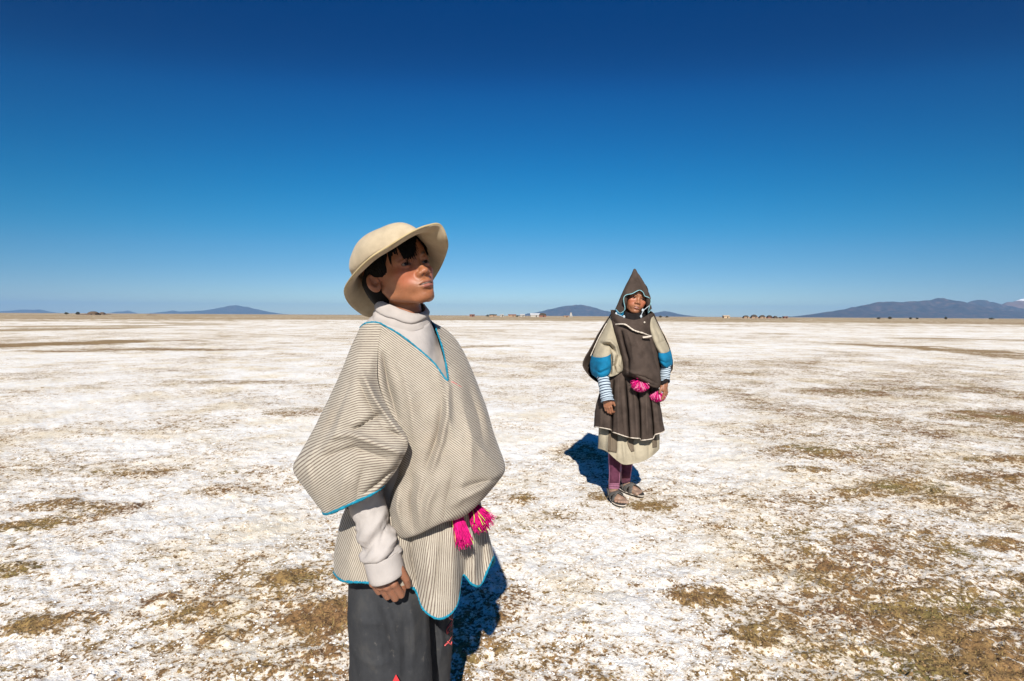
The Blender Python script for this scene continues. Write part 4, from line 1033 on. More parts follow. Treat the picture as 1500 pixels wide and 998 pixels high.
Vb, Qb = surface_nets(bodyB, (.40, 3.5, .08), (1.2, 4.1, 1.36), .012); parts.append((Vb, Qb)); cols.append(np.tile([.25, .105, .055], (len(Vb), 1)))
n0 = 0; Vs = []; Qs = []
for v_, q_ in parts: Vs.append(v_); Qs.append(np.asarray(q_) + n0); n0 += len(v_)
mesh('body', np.concatenate(Vs), np.concatenate(Qs), M_SKIN, boyB, col=np.concatenate(cols))
for s in (1, -1):
    v_, f_, c_ = eyeball(s, (1, .05, -.02)); mesh('eye', HB(v_), f_, M_EYE, boyB, col=c_)
Vq, Qq = surface_nets(hair_sdf, (-.125, -.1, -.1), (.1, .1, .14), .004); mesh('hair', HB(Vq), Qq, M_HAIR, boyB)

# ---- pointed hood, open at the face, piped along its rim
rim = [(936, 425.5, 3.765), (926, 430.5, 3.766), (917, 432.5, 3.772), (913.5, 438, 3.772), (915.5, 450, 3.782), (914.5, 455, 3.788), (908, 459, 3.81), (902, 453, 3.87), (905, 456, 3.97), (918, 459, 4.02), (932, 459, 4.02), (946, 458, 3.99), (954, 453, 3.93), (952.5, 455, 3.87), (949, 459, 3.81), (950.5, 452, 3.775), (953.5, 442, 3.762), (951, 436.5, 3.772), (944.5, 433.5, 3.770), (942, 428.5, 3.766)]
rm = np.array(rim); apex = np.array([929.5, 394.5, 3.90])
rows_ = []
for t in (0, .1, .28, .5, .74, .9, 1.0):
    r_ = rm * t + apex * (1 - t); bul = math.sin(math.pi * t)
    r_[:, 2] += (rm[:, 2] - 3.885) * bul * .16
    r_[:, 0] += np.clip(rm[:, 0] - 929, -22, 26) * bul * np.where(rm[:, 0] > 945, .13, .04)
    if t == 0:
        a_ = np.linspace(0, 2 * math.pi, len(rm), endpoint=False); r_[:, 0] += -.9 * np.sin(a_); r_[:, 2] += -.006 * np.cos(a_)
    rows_.append(r_)
hood, Vhd, _ = sheetB('hood', rows_, 60, 170, M_BROWN, True, None, .005, [([(925, 408), (932, 414), (940, 416)], 2, -.010), ([(929, 400), (920, 425), (912, 450)], 4, .006)], None, .006, 9, 1)
cap_V = np.array([P(929.5, 393.9, 3.90)] + list(Vhd[0])); sub_part(mesh('hood_tip', cap_V, [(0, k + 1, (k + 1) % 170 + 1) for k in range(170)], M_BROWN), hood)
sub_part(yarn_edge('piping', Vhd[-1][::2] + (0, -.004, 0), .0027, None, M_LILAC, 150, True, .1), hood)
# teal lining seen behind the rim, and the bead ends of its cord
lin = [[(x + (929 - x) * .02, y - .2, z + .006) for x, y, z in rim], [(x + (930 - x) * .20, y - 3, z + .05) for x, y, z in rim], [(x + (930 - x) * .3, y - 9, z + .06) for x, y, z in rim]]
o_, _, _ = sheetB('lining', lin, 16, 120, M_SCARF, True, None, 0, (), None, 0); sub_part(o_, hood)
tl = [[(901.5, 453, 3.865), (904, 457.5, 3.80), (909, 460.5, 3.785), (914, 457.5, 3.775)], [(903, 459.5, 3.86), (906, 463, 3.80), (910, 464, 3.785), (913, 461, 3.78)]]
o_, _, _ = sheetB('lining', tl, 6, 20, M_TEAL, False, None, 0, (), None, .004); sub_part(o_, hood)
for x, y, z in ((941.5, 455, 3.752), (939, 464, 3.745), (914, 464.5, 3.745), (902.5, 460, 3.768)):
    c_ = P(x, y, z); v_, f_ = tube([c_ + (0, 0, .012), c_ + (0, 0, .006), c_, c_ - (0, 0, .006), c_ - (0, 0, .012)], [.002, .007, .0085, .007, .002], 10); sub_part(mesh('bead', v_, f_, M_BEAD), hood)
for L_ in (((951, 448, 3.76), (946, 452, 3.752), (942, 456, 3.75), (939, 463, 3.745)), ((903, 460, 3.766), (908, 462, 3.757), (914, 465, 3.745))):
    v_, f_ = tube([P(*q) for q in L_], .0022, 6, 14); sub_part(mesh('drawstring', v_, f_, M_BEAD), hood)

# ---- black neck scarf
sheetB('scarf', [[(914, 466, 3.80), (926, 470, 3.755), (938, 467, 3.76), (946, 463, 3.83), (940, 458, 3.95), (915, 458, 3.95)], [(915, 461, 3.80), (926, 465, 3.762), (938, 463, 3.768), (945, 459, 3.83), (939, 454, 3.94), (916, 454, 3.94)], [(917, 456, 3.82), (926, 460, 3.785), (937, 458, 3.79), (943, 455, 3.85), (937, 450, 3.93), (918, 450, 3.93)]], 16, 60, M_SCARF, True, None, .004, (), None, .004, 9, 2)

# ---- beige wide-sleeved poncho (each shoulder panel over its arm) edged by the dark cloth behind
b_l = [[(896, 462, 3.85), (901, 464, 3.80), (906, 466, 3.82), (904, 461, 3.92), (898, 459, 3.93)],
       [(881, 488, 3.85), (892, 490, 3.765), (907, 492, 3.80), (906, 487, 3.93), (890, 485, 3.94)],
       [(871, 512, 3.84), (886, 514, 3.735), (908, 514, 3.775), (907, 508, 3.93), (885, 507, 3.94)],
       [(868, 526, 3.83), (886, 529, 3.715), (911, 530, 3.755), (909, 525, 3.92), (884, 522, 3.93)],
       [(872, 541, 3.83), (890, 543, 3.715), (911, 542, 3.745), (909, 537, 3.90), (886, 536, 3.91)],
       [(882, 548, 3.81), (894, 552, 3.72), (908, 546, 3.75), (905, 543, 3.87), (890, 543, 3.88)]]
sheetB('shoulder_panel', b_l, 120, 170, M_BEIGE, True, None, .005, [([(882, 500), (894, 500), (902, 508), (906, 522)], 2.6, .034), ([(883, 505), (893, 506), (899, 514)], 2.2, -.045), ([(895, 514), (896.5, 530), (895, 548)], 1.7, -.055), ([(904, 522), (900, 536), (903, 546)], 1.7, -.040), ([(900, 520), (898, 535)], 1.8, .020), ([(909, 522), (908, 534), (911, 540)], 1.8, .022)], None, .005, 3.86, 3)
b_r = [[(948, 464, 3.83), (953, 462, 3.82), (957, 464, 3.86), (955, 460, 3.93), (949, 459, 3.92)],
       [(951, 484, 3.79), (957, 482, 3.765), (965, 482, 3.85), (963, 478, 3.94), (953, 478, 3.93)],
       [(959, 505, 3.77), (966, 505, 3.745), (975, 502, 3.84), (972, 498, 3.94), (962, 500, 3.93)],
       [(964, 516, 3.78), (972, 518, 3.745), (980, 514, 3.84), (977, 511, 3.93), (967, 512, 3.92)],
       [(966, 522, 3.79), (973, 524, 3.765), (979, 521, 3.84), (976, 518, 3.90), (968, 519, 3.90)]]
sheetB('shoulder_panel', b_r, 100, 130, M_BEIGE, True, None, .004, [([(957, 478), (965, 492), (966, 502)], 2.5, -.014), ([(966, 502), (973, 500)], 2.2, -.014), ([(961, 478), (969, 492)], 2, .010)], None, .005, 3.86, 4)
# teal bands at the sleeve ends
t_l = [[(867.5, 522, 3.835), (881, 524, 3.710), (894.5, 519.5, 3.722), (891, 516, 3.90), (876, 517, 3.92)],
       [(865, 532, 3.84), (879, 537, 3.690), (894.5, 532, 3.71), (890, 529, 3.90), (874, 529, 3.92)],
       [(866, 545, 3.83), (879, 550, 3.690), (894, 545, 3.71), (890, 541, 3.89), (874, 541, 3.91)],
       [(872, 551, 3.80), (880, 555, 3.71), (891, 549, 3.71), (888, 546, 3.84), (878, 547, 3.86)],
       [(877, 551, 3.77), (882, 553, 3.725), (890, 549, 3.725), (888, 547, 3.80), (880, 548, 3.81)]]
sheetB('sleeve_band', t_l, 40, 60, M_TEAL, True, None, .006, [([(868, 540), (880, 546), (892, 541)], 2, -.012), ([(868, 548), (882, 541), (892, 536)], 2, .010), ([(870, 527), (884, 533)], 2.5, .006)], None, .005, 3.9, 5, 14)
t_r = [[(964.5, 516.5, 3.772), (972.5, 518, 3.735), (981, 514, 3.832), (978, 510, 3.93), (968, 512, 3.90)],
       [(965.5, 524, 3.75), (974, 527, 3.705), (983.5, 522, 3.80), (980, 519, 3.93), (969, 520, 3.90)],
       [(966, 531, 3.755), (975, 536, 3.71), (984.5, 533, 3.80), (981, 530, 3.92), (970, 529, 3.90)],
       [(969, 533, 3.77), (976, 539, 3.735), (982, 538, 3.80), (979, 535, 3.88), (972, 533, 3.87)]]
sheetB('sleeve_band', t_r, 34, 56, M_TEAL, True, None, .005, [([(967, 528), (975, 532), (983, 529)], 2, -.010), ([(972, 520), (980, 526)], 2, .006)], None, .005, 3.9, 6, 14)
# striped jersey sleeves
def jersey(pts, rad_, rep):
    q_ = spline(np.concatenate([np.array([P(*a) for a in pts]), np.array(rad_)[:, None]], 1), 60)
    V_, F_u = tube(q_[:, :3], q_[:, 3] * (1 + .06 * np.sin(np.linspace(0, 40, 60))) , 28, cap=False)
    uv_ = np.stack([np.tile(np.linspace(0, 1, 28), 60), np.repeat(np.linspace(0, rep, 60), 28)], -1)
    V_ = V_ + .004 * fbm(V_ * 16, 3, 120)[:, None]
    return solid(mesh('jersey_sleeve', V_, F_u, M_JERSEY, boyB, uv=uv_), .004)
jersey([(881, 540, 3.765), (884, 556, 3.72), (887, 572, 3.685), (889.5, 585, 3.665), (890, 588.5, 3.66)], [.030, .037, .037, .038, .042], 17)
jersey([(975, 526, 3.79), (975, 540, 3.77), (974, 552, 3.755), (973.5, 560, 3.745)], [.026, .032, .031, .030], 14)
# dark cuff and bracelet at the other wrist
v_, f_ = tube([P(972, 559, 3.745), P(975, 563, 3.735)], [.036, .034], 20, 5, cap=False); solid(mesh('cuff', v_, f_, M_SCARF, boyB), .004)

# ---- dark cloth of the cloak: behind both arms
ck = [[(895, 461, 3.87), (898, 458, 3.93), (915, 458, 3.99), (940, 457, 3.99), (954, 458, 3.93), (958, 461, 3.88)],
      [(877, 487, 3.87), (886, 486, 3.97), (912, 490, 4.03), (942, 488, 4.03), (962, 482, 3.96), (968, 482, 3.89)],
      [(865, 511, 3.88), (880, 515, 4.00), (910, 525, 4.05), (945, 522, 4.05), (970, 510, 3.98), (979, 505, 3.90)],
      [(854, 533, 3.89), (872, 545, 4.01), (908, 560, 4.06), (945, 556, 4.06), (974, 534, 3.99), (986, 535, 3.90)],
      [(862, 549, 3.88), (880, 562, 3.99), (910, 575, 4.04), (945, 570, 4.04), (972, 548, 3.98), (983, 546, 3.90)],
      [(872, 558, 3.86), (886, 566, 3.96), (910, 578, 4.02), (945, 574, 4.02), (968, 552, 3.96), (979, 548, 3.89)]]
ckm, Vck, _ = sheetB('cloak', ck, 70, 90, M_BROWN, False, None, .006, (), None, .006, 9, 7)
sub_part(yarn_edge('hem_trim', np.array([P(888.5, 474, 3.815), P(878, 493, 3.815), P(871, 508, 3.82), P(865, 522, 3.835)]), .0032, None, M_CORD), ckm)
sub_part(yarn_edge('hem_trim', Vck[15:, -1] + (.002, -.004, 0), .0032, None, M_CORD), ckm)

# ---- tunic front with its folded yoke
tu = [[(895, 455, 3.83), (903, 462, 3.765), (917, 468, 3.735), (930, 470, 3.73), (943, 466, 3.74), (951, 460, 3.79), (957, 459, 3.86), (950, 455, 3.95), (925, 453, 3.98), (902, 454, 3.94)],
      [(897, 478, 3.80), (905, 480, 3.735), (918, 483, 3.705), (930, 486, 3.695), (943, 487, 3.705), (952, 486, 3.755), (957, 482, 3.84), (952, 480, 3.96), (925, 480, 4.00), (902, 478, 3.95)],
      [(904, 502, 3.79), (911, 504, 3.725), (922, 507, 3.690), (935, 510, 3.675), (948, 510, 3.690), (957, 506, 3.745), (961, 502, 3.83), (955, 500, 3.96), (928, 500, 4.00), (908, 500, 3.95)],
      [(911, 528, 3.79), (915, 530, 3.720), (925, 533, 3.662), (938, 537, 3.635), (952, 539, 3.645), (963, 536, 3.72), (966, 530, 3.83), (958, 527, 3.95), (930, 527, 4.00), (912, 527, 3.94)],
      [(910, 543, 3.80), (915, 545, 3.735), (926, 549, 3.665), (940, 554, 3.625), (955, 560, 3.632), (966, 557, 3.705), (968, 549, 3.82), (960, 545, 3.94), (930, 543, 3.99), (912, 543, 3.93)],
      [(908, 546, 3.81), (914, 549, 3.755), (926, 552, 3.70), (941, 558, 3.655), (955, 567, 3.660), (965, 568, 3.715), (966, 558, 3.82), (957, 552, 3.93), (930, 550, 3.97), (912, 548, 3.92)],
      [(910, 545, 3.83), (916, 547, 3.79), (926, 549, 3.77), (940, 552, 3.75), (950, 556, 3.76), (957, 555, 3.79), (958, 550, 3.84), (952, 547, 3.92), (930, 546, 3.95), (913, 546, 3.91)]]
tun, Vtu, Atu = sheetB('tunic', tu, 90, 130, M_BROWN, True, None, .006, [([(911, 486), (915, 505), (921, 528), (921, 545)], 1.9, -.055), ([(925, 486), (935, 505), (950, 525)], 4, .008), ([(930, 548), (945, 553), (962, 562)], 2.0, -.022), ([(914, 540), (925, 546), (938, 551)], 2, .012), ([(904, 482), (910, 505), (914, 530)], 3, .010), ([(918, 484), (926, 505), (928, 530)], 3.5, .014), ([(950, 490), (956, 515), (962, 540)], 2.5, -.014), ([(915, 545), (935, 548), (955, 560)], 3, .012), ([(925, 552), (945, 560), (962, 566)], 2.5, -.014), ([(940, 500), (948, 520), (945, 545)], 4, .008)], None, .006, 3.85, 8)
yk = [[(895, 454, 3.81), (903, 461, 3.752), (917, 467, 3.722), (930, 469, 3.717), (943, 465, 3.727), (951, 460, 3.775)],
      [(896, 464, 3.795), (904, 468, 3.735), (917, 472, 3.705), (930, 476, 3.700), (943, 476, 3.710), (952, 474, 3.755)],
      [(899, 476, 3.780), (907, 475, 3.718), (916, 476, 3.686), (928, 484, 3.676), (941, 488, 3.685), (951, 492, 3.735)]]
yo, Vyk, _ = sheetB('yoke', yk, 30, 60, M_BROWN, False, None, .003, [([(902, 468), (925, 474), (946, 476)], 2.5, .005)], None, .006, 9, 9); sub_part(yo, tun)
sub_part(yarn_edge('yoke_trim', Vyk[-1, :] + (0, -.004, 0), .0052, None, M_CORD, 60), tun)
v_, f_ = tube([P(941.5, 494.5, 3.668), P(948, 494, 3.672), P(954, 492.5, 3.690)], .0062, 8, 10); sub_part(mesh('toggle', v_, f_, M_CORD), tun)
v_, f_ = tube([P(944, 472.5, 3.703) + (0, .004, 0), P(944, 472.5, 3.703) - (0, .004, 0)], .006, 8); sub_part(mesh('button', v_, f_, M_CORD), tun)

# ---- skirt with deep pleats, white hem cord
sk = [[(886, 554, 3.82), (898, 548, 3.765), (912, 545, 3.765), (928, 546, 3.77), (944, 549, 3.77), (956, 552, 3.795), (964, 556, 3.84), (955, 550, 3.96), (925, 550, 4.00), (895, 552, 3.93)],
      [(876, 585, 3.80), (888, 588, 3.725), (905, 590, 3.705), (925, 592, 3.70), (945, 594, 3.705), (960, 592, 3.745), (966, 588, 3.84), (955, 584, 3.98), (925, 584, 4.03), (890, 584, 3.95)],
      [(871, 610, 3.80), (884, 612, 3.700), (903, 616, 3.670), (925, 621, 3.655), (948, 620, 3.665), (966, 616, 3.725), (969, 610, 3.84), (958, 606, 3.99), (925, 606, 4.05), (886, 607, 3.96)],
      [(870, 627, 3.80), (884, 630, 3.695), (898, 633, 3.668), (924, 641, 3.645), (948, 641, 3.655), (971, 635, 3.715), (970, 628, 3.84), (958, 624, 4.00), (925, 624, 4.06), (884, 624, 3.97)]]
def hem_steps(A_):
    x = A_[..., 0]; w_ = sstep(585, 632, A_[..., 1]) * (A_[..., 2] < 3.86)
    A_[..., 1] += w_ * (-3 * sstep(897, 894.5, x) * sstep(868, 872, x) + 3.0 * sstep(937, 939, x) * sstep(960, 956, x) - 2.5 * sstep(957, 959.5, x))
sk_o, Vsk, _ = sheetB('skirt', sk, 80, 420, M_BROWN, True, None, .005, [([(899, 558), (897, 595), (896, 640)], 1.9, -.075), ([(906, 552), (905, 600), (906, 650)], 4.5, .026), ([(916, 556), (919.5, 600), (922, 650)], 1.8, -.075), ([(928, 556), (931, 600), (934, 650)], 4, .024), ([(932, 560), (936.5, 595), (938.5, 648)], 1.7, -.075), ([(946, 565), (947, 610), (949, 650)], 4, .026), ([(951, 565), (954.5, 605), (958, 648)], 1.8, -.070), ([(960, 575), (964, 610), (967, 646)], 3, .016), ([(885, 575), (880, 605), (878, 640)], 4, .014), ([(910, 570), (911, 610), (914, 640)], 2, -.012)], None, .006, 3.83, 10, 9, hem_steps)
sub_part(yarn_edge('hem_trim', Vsk[-1, ::2] + (0, -.003, -.001), .0036, None, M_CORD, 240, True, .15), sk_o)

# ---- beige underskirt with grey patches
un = [[(878, 622, 3.81), (890, 622, 3.79), (908, 622, 3.78), (926, 624, 3.77), (945, 624, 3.78), (960, 622, 3.81), (964, 624, 3.85), (950, 620, 3.98), (920, 620, 4.02), (890, 620, 3.95)],
      [(877, 645, 3.81), (889, 650, 3.72), (906, 660, 3.695), (922, 664, 3.69), (942, 662, 3.70), (960, 654, 3.77), (965, 646, 3.85), (952, 644, 3.98), (920, 645, 4.03), (888, 645, 3.95)],
      [(876, 657, 3.81), (888, 661, 3.72), (904, 675, 3.69), (917, 681, 3.685), (944, 675, 3.695), (960, 664, 3.77), (965, 656, 3.85), (952, 656, 3.98), (920, 660, 4.03), (886, 657, 3.95)]]
un_o, Vun, Aun = sheetB('underskirt', un, 50, 150, M_BEIGE, True, None, .005, [([(892, 632), (890.5, 662)], 2.2, .022), ([(904, 635), (902, 676)], 2, -.016), ([(912, 640), (916, 680)], 3, .016), ([(926, 645), (930, 680)], 3, -.012), ([(951, 640), (950, 670)], 2, -.014), ([(955, 640), (957, 664)], 2.5, .012), ([(894, 632), (897, 664)], 2.2, -.014)], None, .005, 3.83, 11)
def patch(poly, name='patch'):
    pr = np.array(poly, float); best = []
    lo_, hi_ = pr.min(0), pr.max(0); g_ = 14; L_ = []
    l_, r_ = pr[:len(pr) // 2], pr[len(pr) // 2:][::-1]
    gl = np.stack([spline(l_, 14)[:, :], spline(r_, 14)], 0); V2 = []
    for t in np.linspace(0, 1, 10):
        row = gl[0] * (1 - t) + gl[1] * t
        for x, y in row:
            k_ = np.argmin((Aun[..., 0] - x) ** 2 + (Aun[..., 1] - y) ** 2 + 1e5 * (Aun[..., 2] > 3.83)); v0 = Vun.reshape(-1, 3)[k_]; dd = np.linalg.norm(v0 - CAM)
            V2.append(CAM + (P(x, y, v0[1]) - CAM) * (1 - .009 / dd))
    o_ = mesh(name, np.array(V2), grid_faces(10, 14), M_PATCH); solid(o_, .004); sub_part(o_, un_o)
patch([(892, 632), (891, 645), (890.5, 661), (903, 663), (904, 648), (904, 632)])
patch([(917, 634), (920, 652), (925, 662), (929, 661), (928, 648), (933, 636)])
patch([(956, 634), (955.5, 646), (956.5, 656), (962, 655), (962, 646), (960, 634)])

# ---- pompoms at the belt
def pompom(c0, r, n, seed, fan):
    tr_ = random.Random(seed); c0 = np.array(c0); Ls = {0: [], 1: [], 2: []}
    for k in range(n):
        u = np.array([tr_.gauss(0, 1), tr_.gauss(0, .5) - .35, tr_.gauss(0, .55) - fan]); u /= np.linalg.norm(u)
        l = r * tr_.uniform(.8, 1.08); Ls[tr_.choices((0, 1, 2), (8, 3, 4))[0]].append(tube([c0 + u * r * .1, c0 + u * l * .6, c0 + u * l + np.array([0, 0, -.12 * r])], [.0012, .0021, .0018], 4, 4))
    root = None
    for k, mt in ((0, M_PINK), (1, plain('pale_pink_yarn', (.68, .25, .38), .8, .2, .2)), (2, M_DEEP)):
        v_, f_ = join(Ls[k]); o_ = mesh('pompom' if root is None else 'accent_yarn', v_, f_, mt, boyB if root is None else None)
        if root is None: root = o_
        else: sub_part(o_, root)
pompom(P(938, 557, 3.672), .066, 900, 1, 1.5)
pompom(P(963, 572, 3.745), .066, 700, 2, 2.0)

# ---- leggings
def legging(c, seed):
    q_ = spline(np.array(c, float), 80); n_ = 40; th_ = np.linspace(0, 2 * math.pi, n_, endpoint=False)
    xc, hw_ = (q_[:, 0] + q_[:, 1]) / 2, (q_[:, 1] - q_[:, 0]) / 2; t_ = np.linspace(0, 1, 80)
    ww = 1 + .05 * np.sin(70 * t_) * sstep(.78, .9, t_)
    A_ = np.stack([xc[:, None] + hw_[:, None] * ww[:, None] * np.cos(th_), q_[:, 2][:, None] + 0 * th_, q_[:, 3][:, None] - q_[:, 4][:, None] * ww[:, None] * np.sin(th_)], -1)
    V_ = P4(A_); V_ = V_ + .003 * fbm(V_ * 20, 3, seed)[..., None]
    side = np.abs(np.cos(th_))[None] + 0 * t_[:, None]; u_ = np.clip(.5 + (side - .86) * 2.2, 0, 1); u_ = np.maximum(u_, sstep(.80, .84, t_)[:, None])
    mesh('legging', V_, grid_faces(80, n_, True)[:, ::-1], M_LEG, boyB, uv=np.stack([u_, np.repeat(t_[:, None], n_, 1)], -1).reshape(-1, 2))
legging([(890, 914, 630, 3.86, .055), (891, 911, 665, 3.85, .050), (892, 909, 690, 3.83, .044), (891.5, 908, 705, 3.82, .039), (891.5, 907.5, 716, aBR[1] - .004, .037)], 61)
legging([(908, 932, 630, 3.90, .055), (909, 928, 665, 3.91, .050), (910, 926, 685, 3.92, .044), (910, 924, 698, 3.93, .039), (910.5, 923, 708, aBL[1] - .004, .037)], 62)
# ---- sandals: thick rubber sole, crossed straps, heel strap
for T_, sd in ((TR, 1), (TL, -1)):
    n_ = 40; ou = []
    for t in np.linspace(0, 2 * math.pi, n_, endpoint=False):
        x = .062 + .118 * math.cos(t); y = (.041 + .010 * math.cos(t)) * math.sin(t) * (1 - .12 * math.sin(2 * t) * sd); ou.append((x, y))
    V_ = []
    for z, s_ in ((-.004, .97), (.012, 1.0), (.013, .985), (.018, 1.02), (.024, 1.0)): V_ += [T_(.062 + (x - .062) * s_, y * s_, z) for x, y in ou]
    Fs = [tuple(f) for f in grid_faces(5, n_, True)] + [tuple(range(n_))[::-1], tuple(range(4 * n_, 5 * n_))]
    sn = mesh('sandal', V_, Fs, M_RUBBER, boyB)
    lite = [T_(.062 + (x - .062) * 1.03, y * 1.04, .0155) for x, y in ou]
    sub_part(yarn_edge('welt', np.array(lite), .0034, None, M_CORD, 90, True, .1), sn)
    def strap(pts, wd):
        c_ = spline(np.array([T_(*p) for p in pts]), 20); T2 = np.gradient(c_, axis=0); T2 /= np.linalg.norm(T2, axis=1)[:, None]
        ax_ = T_(1, 0, 0) - T_(0, 0, 0); w_ = ax_ - T2 * (T2 @ ax_)[:, None]; w_ /= np.linalg.norm(w_, axis=1)[:, None]
        V_ = np.stack([c_ - w_ * wd / 2, c_ - w_ * wd / 4 , c_ + w_ * wd / 4, c_ + w_ * wd / 2], 1); sub_part(solid(mesh('strap', V_, grid_faces(20, 4), M_STRAP), .005), sn)
    strap([(.045, -.047, .024), (.058, -.038, .058), (.080, 0, .073), (.098, .036, .050), (.104, .052, .024)], .030)
    strap([(.104, -.050, .024), (.095, -.034, .052), (.074, 0, .077), (.056, .038, .060), (.045, .048, .024)], .030)
    strap([(.03, -.044, .026), (.015, -.042, .052), (-.03, -.030, .070), (-.044, 0, .072), (-.03, .030, .070), (.015, .042, .052), (.03, .044, .026)], .016)
# ================================================================== THE SETTLEMENT ON THE HORIZON
M_ADOBE = plain('adobe_wall', (.34, .22, .14), .95, .1, .2, 2); M_PINKWALL = plain('red_brick_wall', (.22, .10, .07), .95, .1, .2, 2)
M_WHITEW = plain('whitewashed_wall', (.38, .355, .32), .9, .1, .1, 2); M_THATCH = plain('dark_thatch', (.070, .058, .045), .98, .05, .3, 3)
M_SHEET = plain('pale_sheet_roof', (.50, .50, .50), .5, .4, .1, 2); M_DARKIN = plain('dark_opening', (.02, .018, .016), .95, .1, .2, 2)
M_EARTH = plain('heaped_earth', (.13, .09, .065), .98, .05, .25, 1.5); M_SCRUB = plain('grey_green_scrub', (.075, .070, .042), .95, .1, .4, 4)
def at_far(px, D):
    x = (px - 750) / FPX * D; i = min(int(np.searchsorted(rad, math.hypot(x, D))), len(rad) - 1); return np.array([x, D, 0.0])
def box(x0, x1, y0, y1, z0, z1): 
    V = [(x, y, z) for z in (z0, z1) for x, y in ((x0, y0), (x1, y0), (x1, y1), (x0, y1))]
    return np.array(V, float), [(0, 3, 2, 1), (4, 5, 6, 7), (0, 1, 5, 4), (1, 2, 6, 5), (2, 3, 7, 6), (3, 0, 4, 7)]
def house(px, D, w_, h_, dp, wall, roof, label, kind='gable', rh=1.0, group=None, windows=2, name='adobe_house', cat='house'):
    o = at_far(px, D); r = empty(name, o, label, cat, group)
    V, Fs = box(-w_ / 2, w_ / 2, -dp / 2, dp / 2, -.3, h_); mesh('wall', V + o, Fs, wall, r, smooth=False)
    e = .35
    if kind == 'gable':
        V = np.array([(-w_ / 2 - e, -dp / 2 - e, h_ - .05), (w_ / 2 + e, -dp / 2 - e, h_ - .05), (w_ / 2 + e, 0, h_ + rh), (-w_ / 2 - e, 0, h_ + rh), (w_ / 2 + e, dp / 2 + e, h_ - .05), (-w_ / 2 - e, dp / 2 + e, h_ - .05)])
        Fs = [(0, 1, 2, 3), (3, 2, 4, 5), (0, 3, 5), (1, 4, 2), (0, 5, 4, 1)]
    elif kind == 'flat':
        V, Fs = box(-w_ / 2 - e, w_ / 2 + e, -dp / 2 - e, dp / 2 + e, h_ + .003, h_ + .28)
    elif kind == 'barrel':
        n = 12; a = np.linspace(0, math.pi, n); V = np.array([(-(w_ / 2 + .1) * math.cos(t), y, h_ - .05 + rh * math.sin(t)) for y in (-dp / 2 - .2, dp / 2 + .2) for t in a])
        Fs = [(k, k + 1, n + k + 1, n + k) for k in range(n - 1)] + [tuple(range(n))[::-1], tuple(range(n, 2 * n)), (0, n, 2 * n - 1, n - 1)]
    else:                                                   # round dome of thatch
        V = []; n = 14
        for z, s in ((0, 1.06), (.35, 1.0), (.7, .74), (.92, .42), (1.0, .05)): V += [(math.cos(t) * s * w_ / 2, math.sin(t) * s * dp / 2, h_ - .1 + rh * z) for t in np.linspace(0, 2 * math.pi, n, endpoint=False)]
        V = np.array(V); Fs = [tuple(f) for f in grid_faces(5, n, True)] + [tuple(range(n))[::-1], tuple(range(4 * n, 5 * n))]
    mesh('roof', V + o, Fs, roof, r, smooth=kind in ('dome',))
    V, Fs = box(-.45, .45, -dp / 2 - .06, -dp / 2 + .05, -.2, min(1.9, h_ * .8)); mesh('door', V + o + (w_ * .12, 0, 0), Fs, M_DARKIN, r, smooth=False)
    for k in range(windows):
        x = (-.32 if k == 0 else .36) * w_; V, Fs = box(x - .35, x + .35, -dp / 2 - .05, -dp / 2 + .05, h_ * .42, h_ * .72); mesh('window', V + o, Fs, M_DARKIN, r, smooth=False)
    return r
def shrub(px, D, w_, h_, label, seed, group=None, cat='bush', name='scrub_bush', mat=None):
    g_ = np.random.default_rng(seed); o = at_far(px, D); r = empty(name, o, label, cat, group); n = 260
    d = g_.normal(0, 1, (n, 3)); d /= np.linalg.norm(d, axis=1)[:, None]; rr_ = g_.uniform(.35, 1, n) ** .5
    c = d * rr_[:, None] * np.array([w_ / 2, w_ / 2, h_ / 2]) * (1 + .25 * np.sin(3 * d[:, :1] + 2 * d[:, 2:])) + (0, 0, h_ * .5)
    t = g_.normal(0, 1, (n, 4, 3)) * min(w_, h_) * .11; V = (c[:, None] + t); V[..., 2] = np.maximum(V[..., 2], .0)
    mesh('crown', V.reshape(-1, 3) + o, np.arange(n * 4).reshape(-1, 4), mat or M_SCRUB, r, smooth=False)
    v_, f_ = tube([o + (0, 0, -.1), o + (0, 0, h_ * .3), o + (w_ * .05, 0, h_ * .6)], [.09 * h_, .06 * h_, .03 * h_], 6); mesh('stem', v_, f_, M_THATCH, r)
    return r
# left: the domed hut on its bank of earth, a smaller one behind, and dark dots of scrub
D1 = 430
house(137, D1, 7.4, .9, 6.5, M_EARTH, plain('brown_thatch', (.12, .085, .06), .98, .05, .25, 2), 'larger domed brown hut at the far left under the sky', 'dome', 1.9, name='domed_hut', cat='hut', windows=0)
def bank(px0, px1, D, h_, label, mat):
    a, b_ = at_far(px0, D), at_far(px1, D); n = 26; x = np.linspace(a[0], b_[0], n); pr = np.sin(np.linspace(.0, math.pi, n)) ** .6 * h_ * (1 + .3 * fbm(np.stack([x * .3, 0 * x, 0 * x], -1), 3, 5)); V = []
    for t, s in ((-1.6, -.05), (-.6, .8), (.6, .8), (1.6, -.05)): V += [(x[k], D + 3 + t, max(s, 0) * pr[k] - (.2 if s < 0 else 0)) for k in range(n)]
    return tag(mesh('earth_wall', V, grid_faces(4, n), mat), label, 'wall')
bank(107, 133, D1 - 4, .75, 'low brown earth wall left of the larger domed hut', M_EARTH)
house(150, 520, 5.2, .7, 5, M_EARTH, M_EARTH, 'smaller domed brown hut right of the larger domed hut', 'dome', 1.7, name='domed_hut', cat='hut', windows=0)
bank(151, 160, 515, .6, 'low brown earth wall right of the smaller domed hut', M_EARTH)
shrub(97.5, 520, 3.2, 1.8, 'round dark bush alone on the far left horizon', 3); shrub(114, 500, 3.2, 2.1, 'dark bush left of the domed huts', 4)
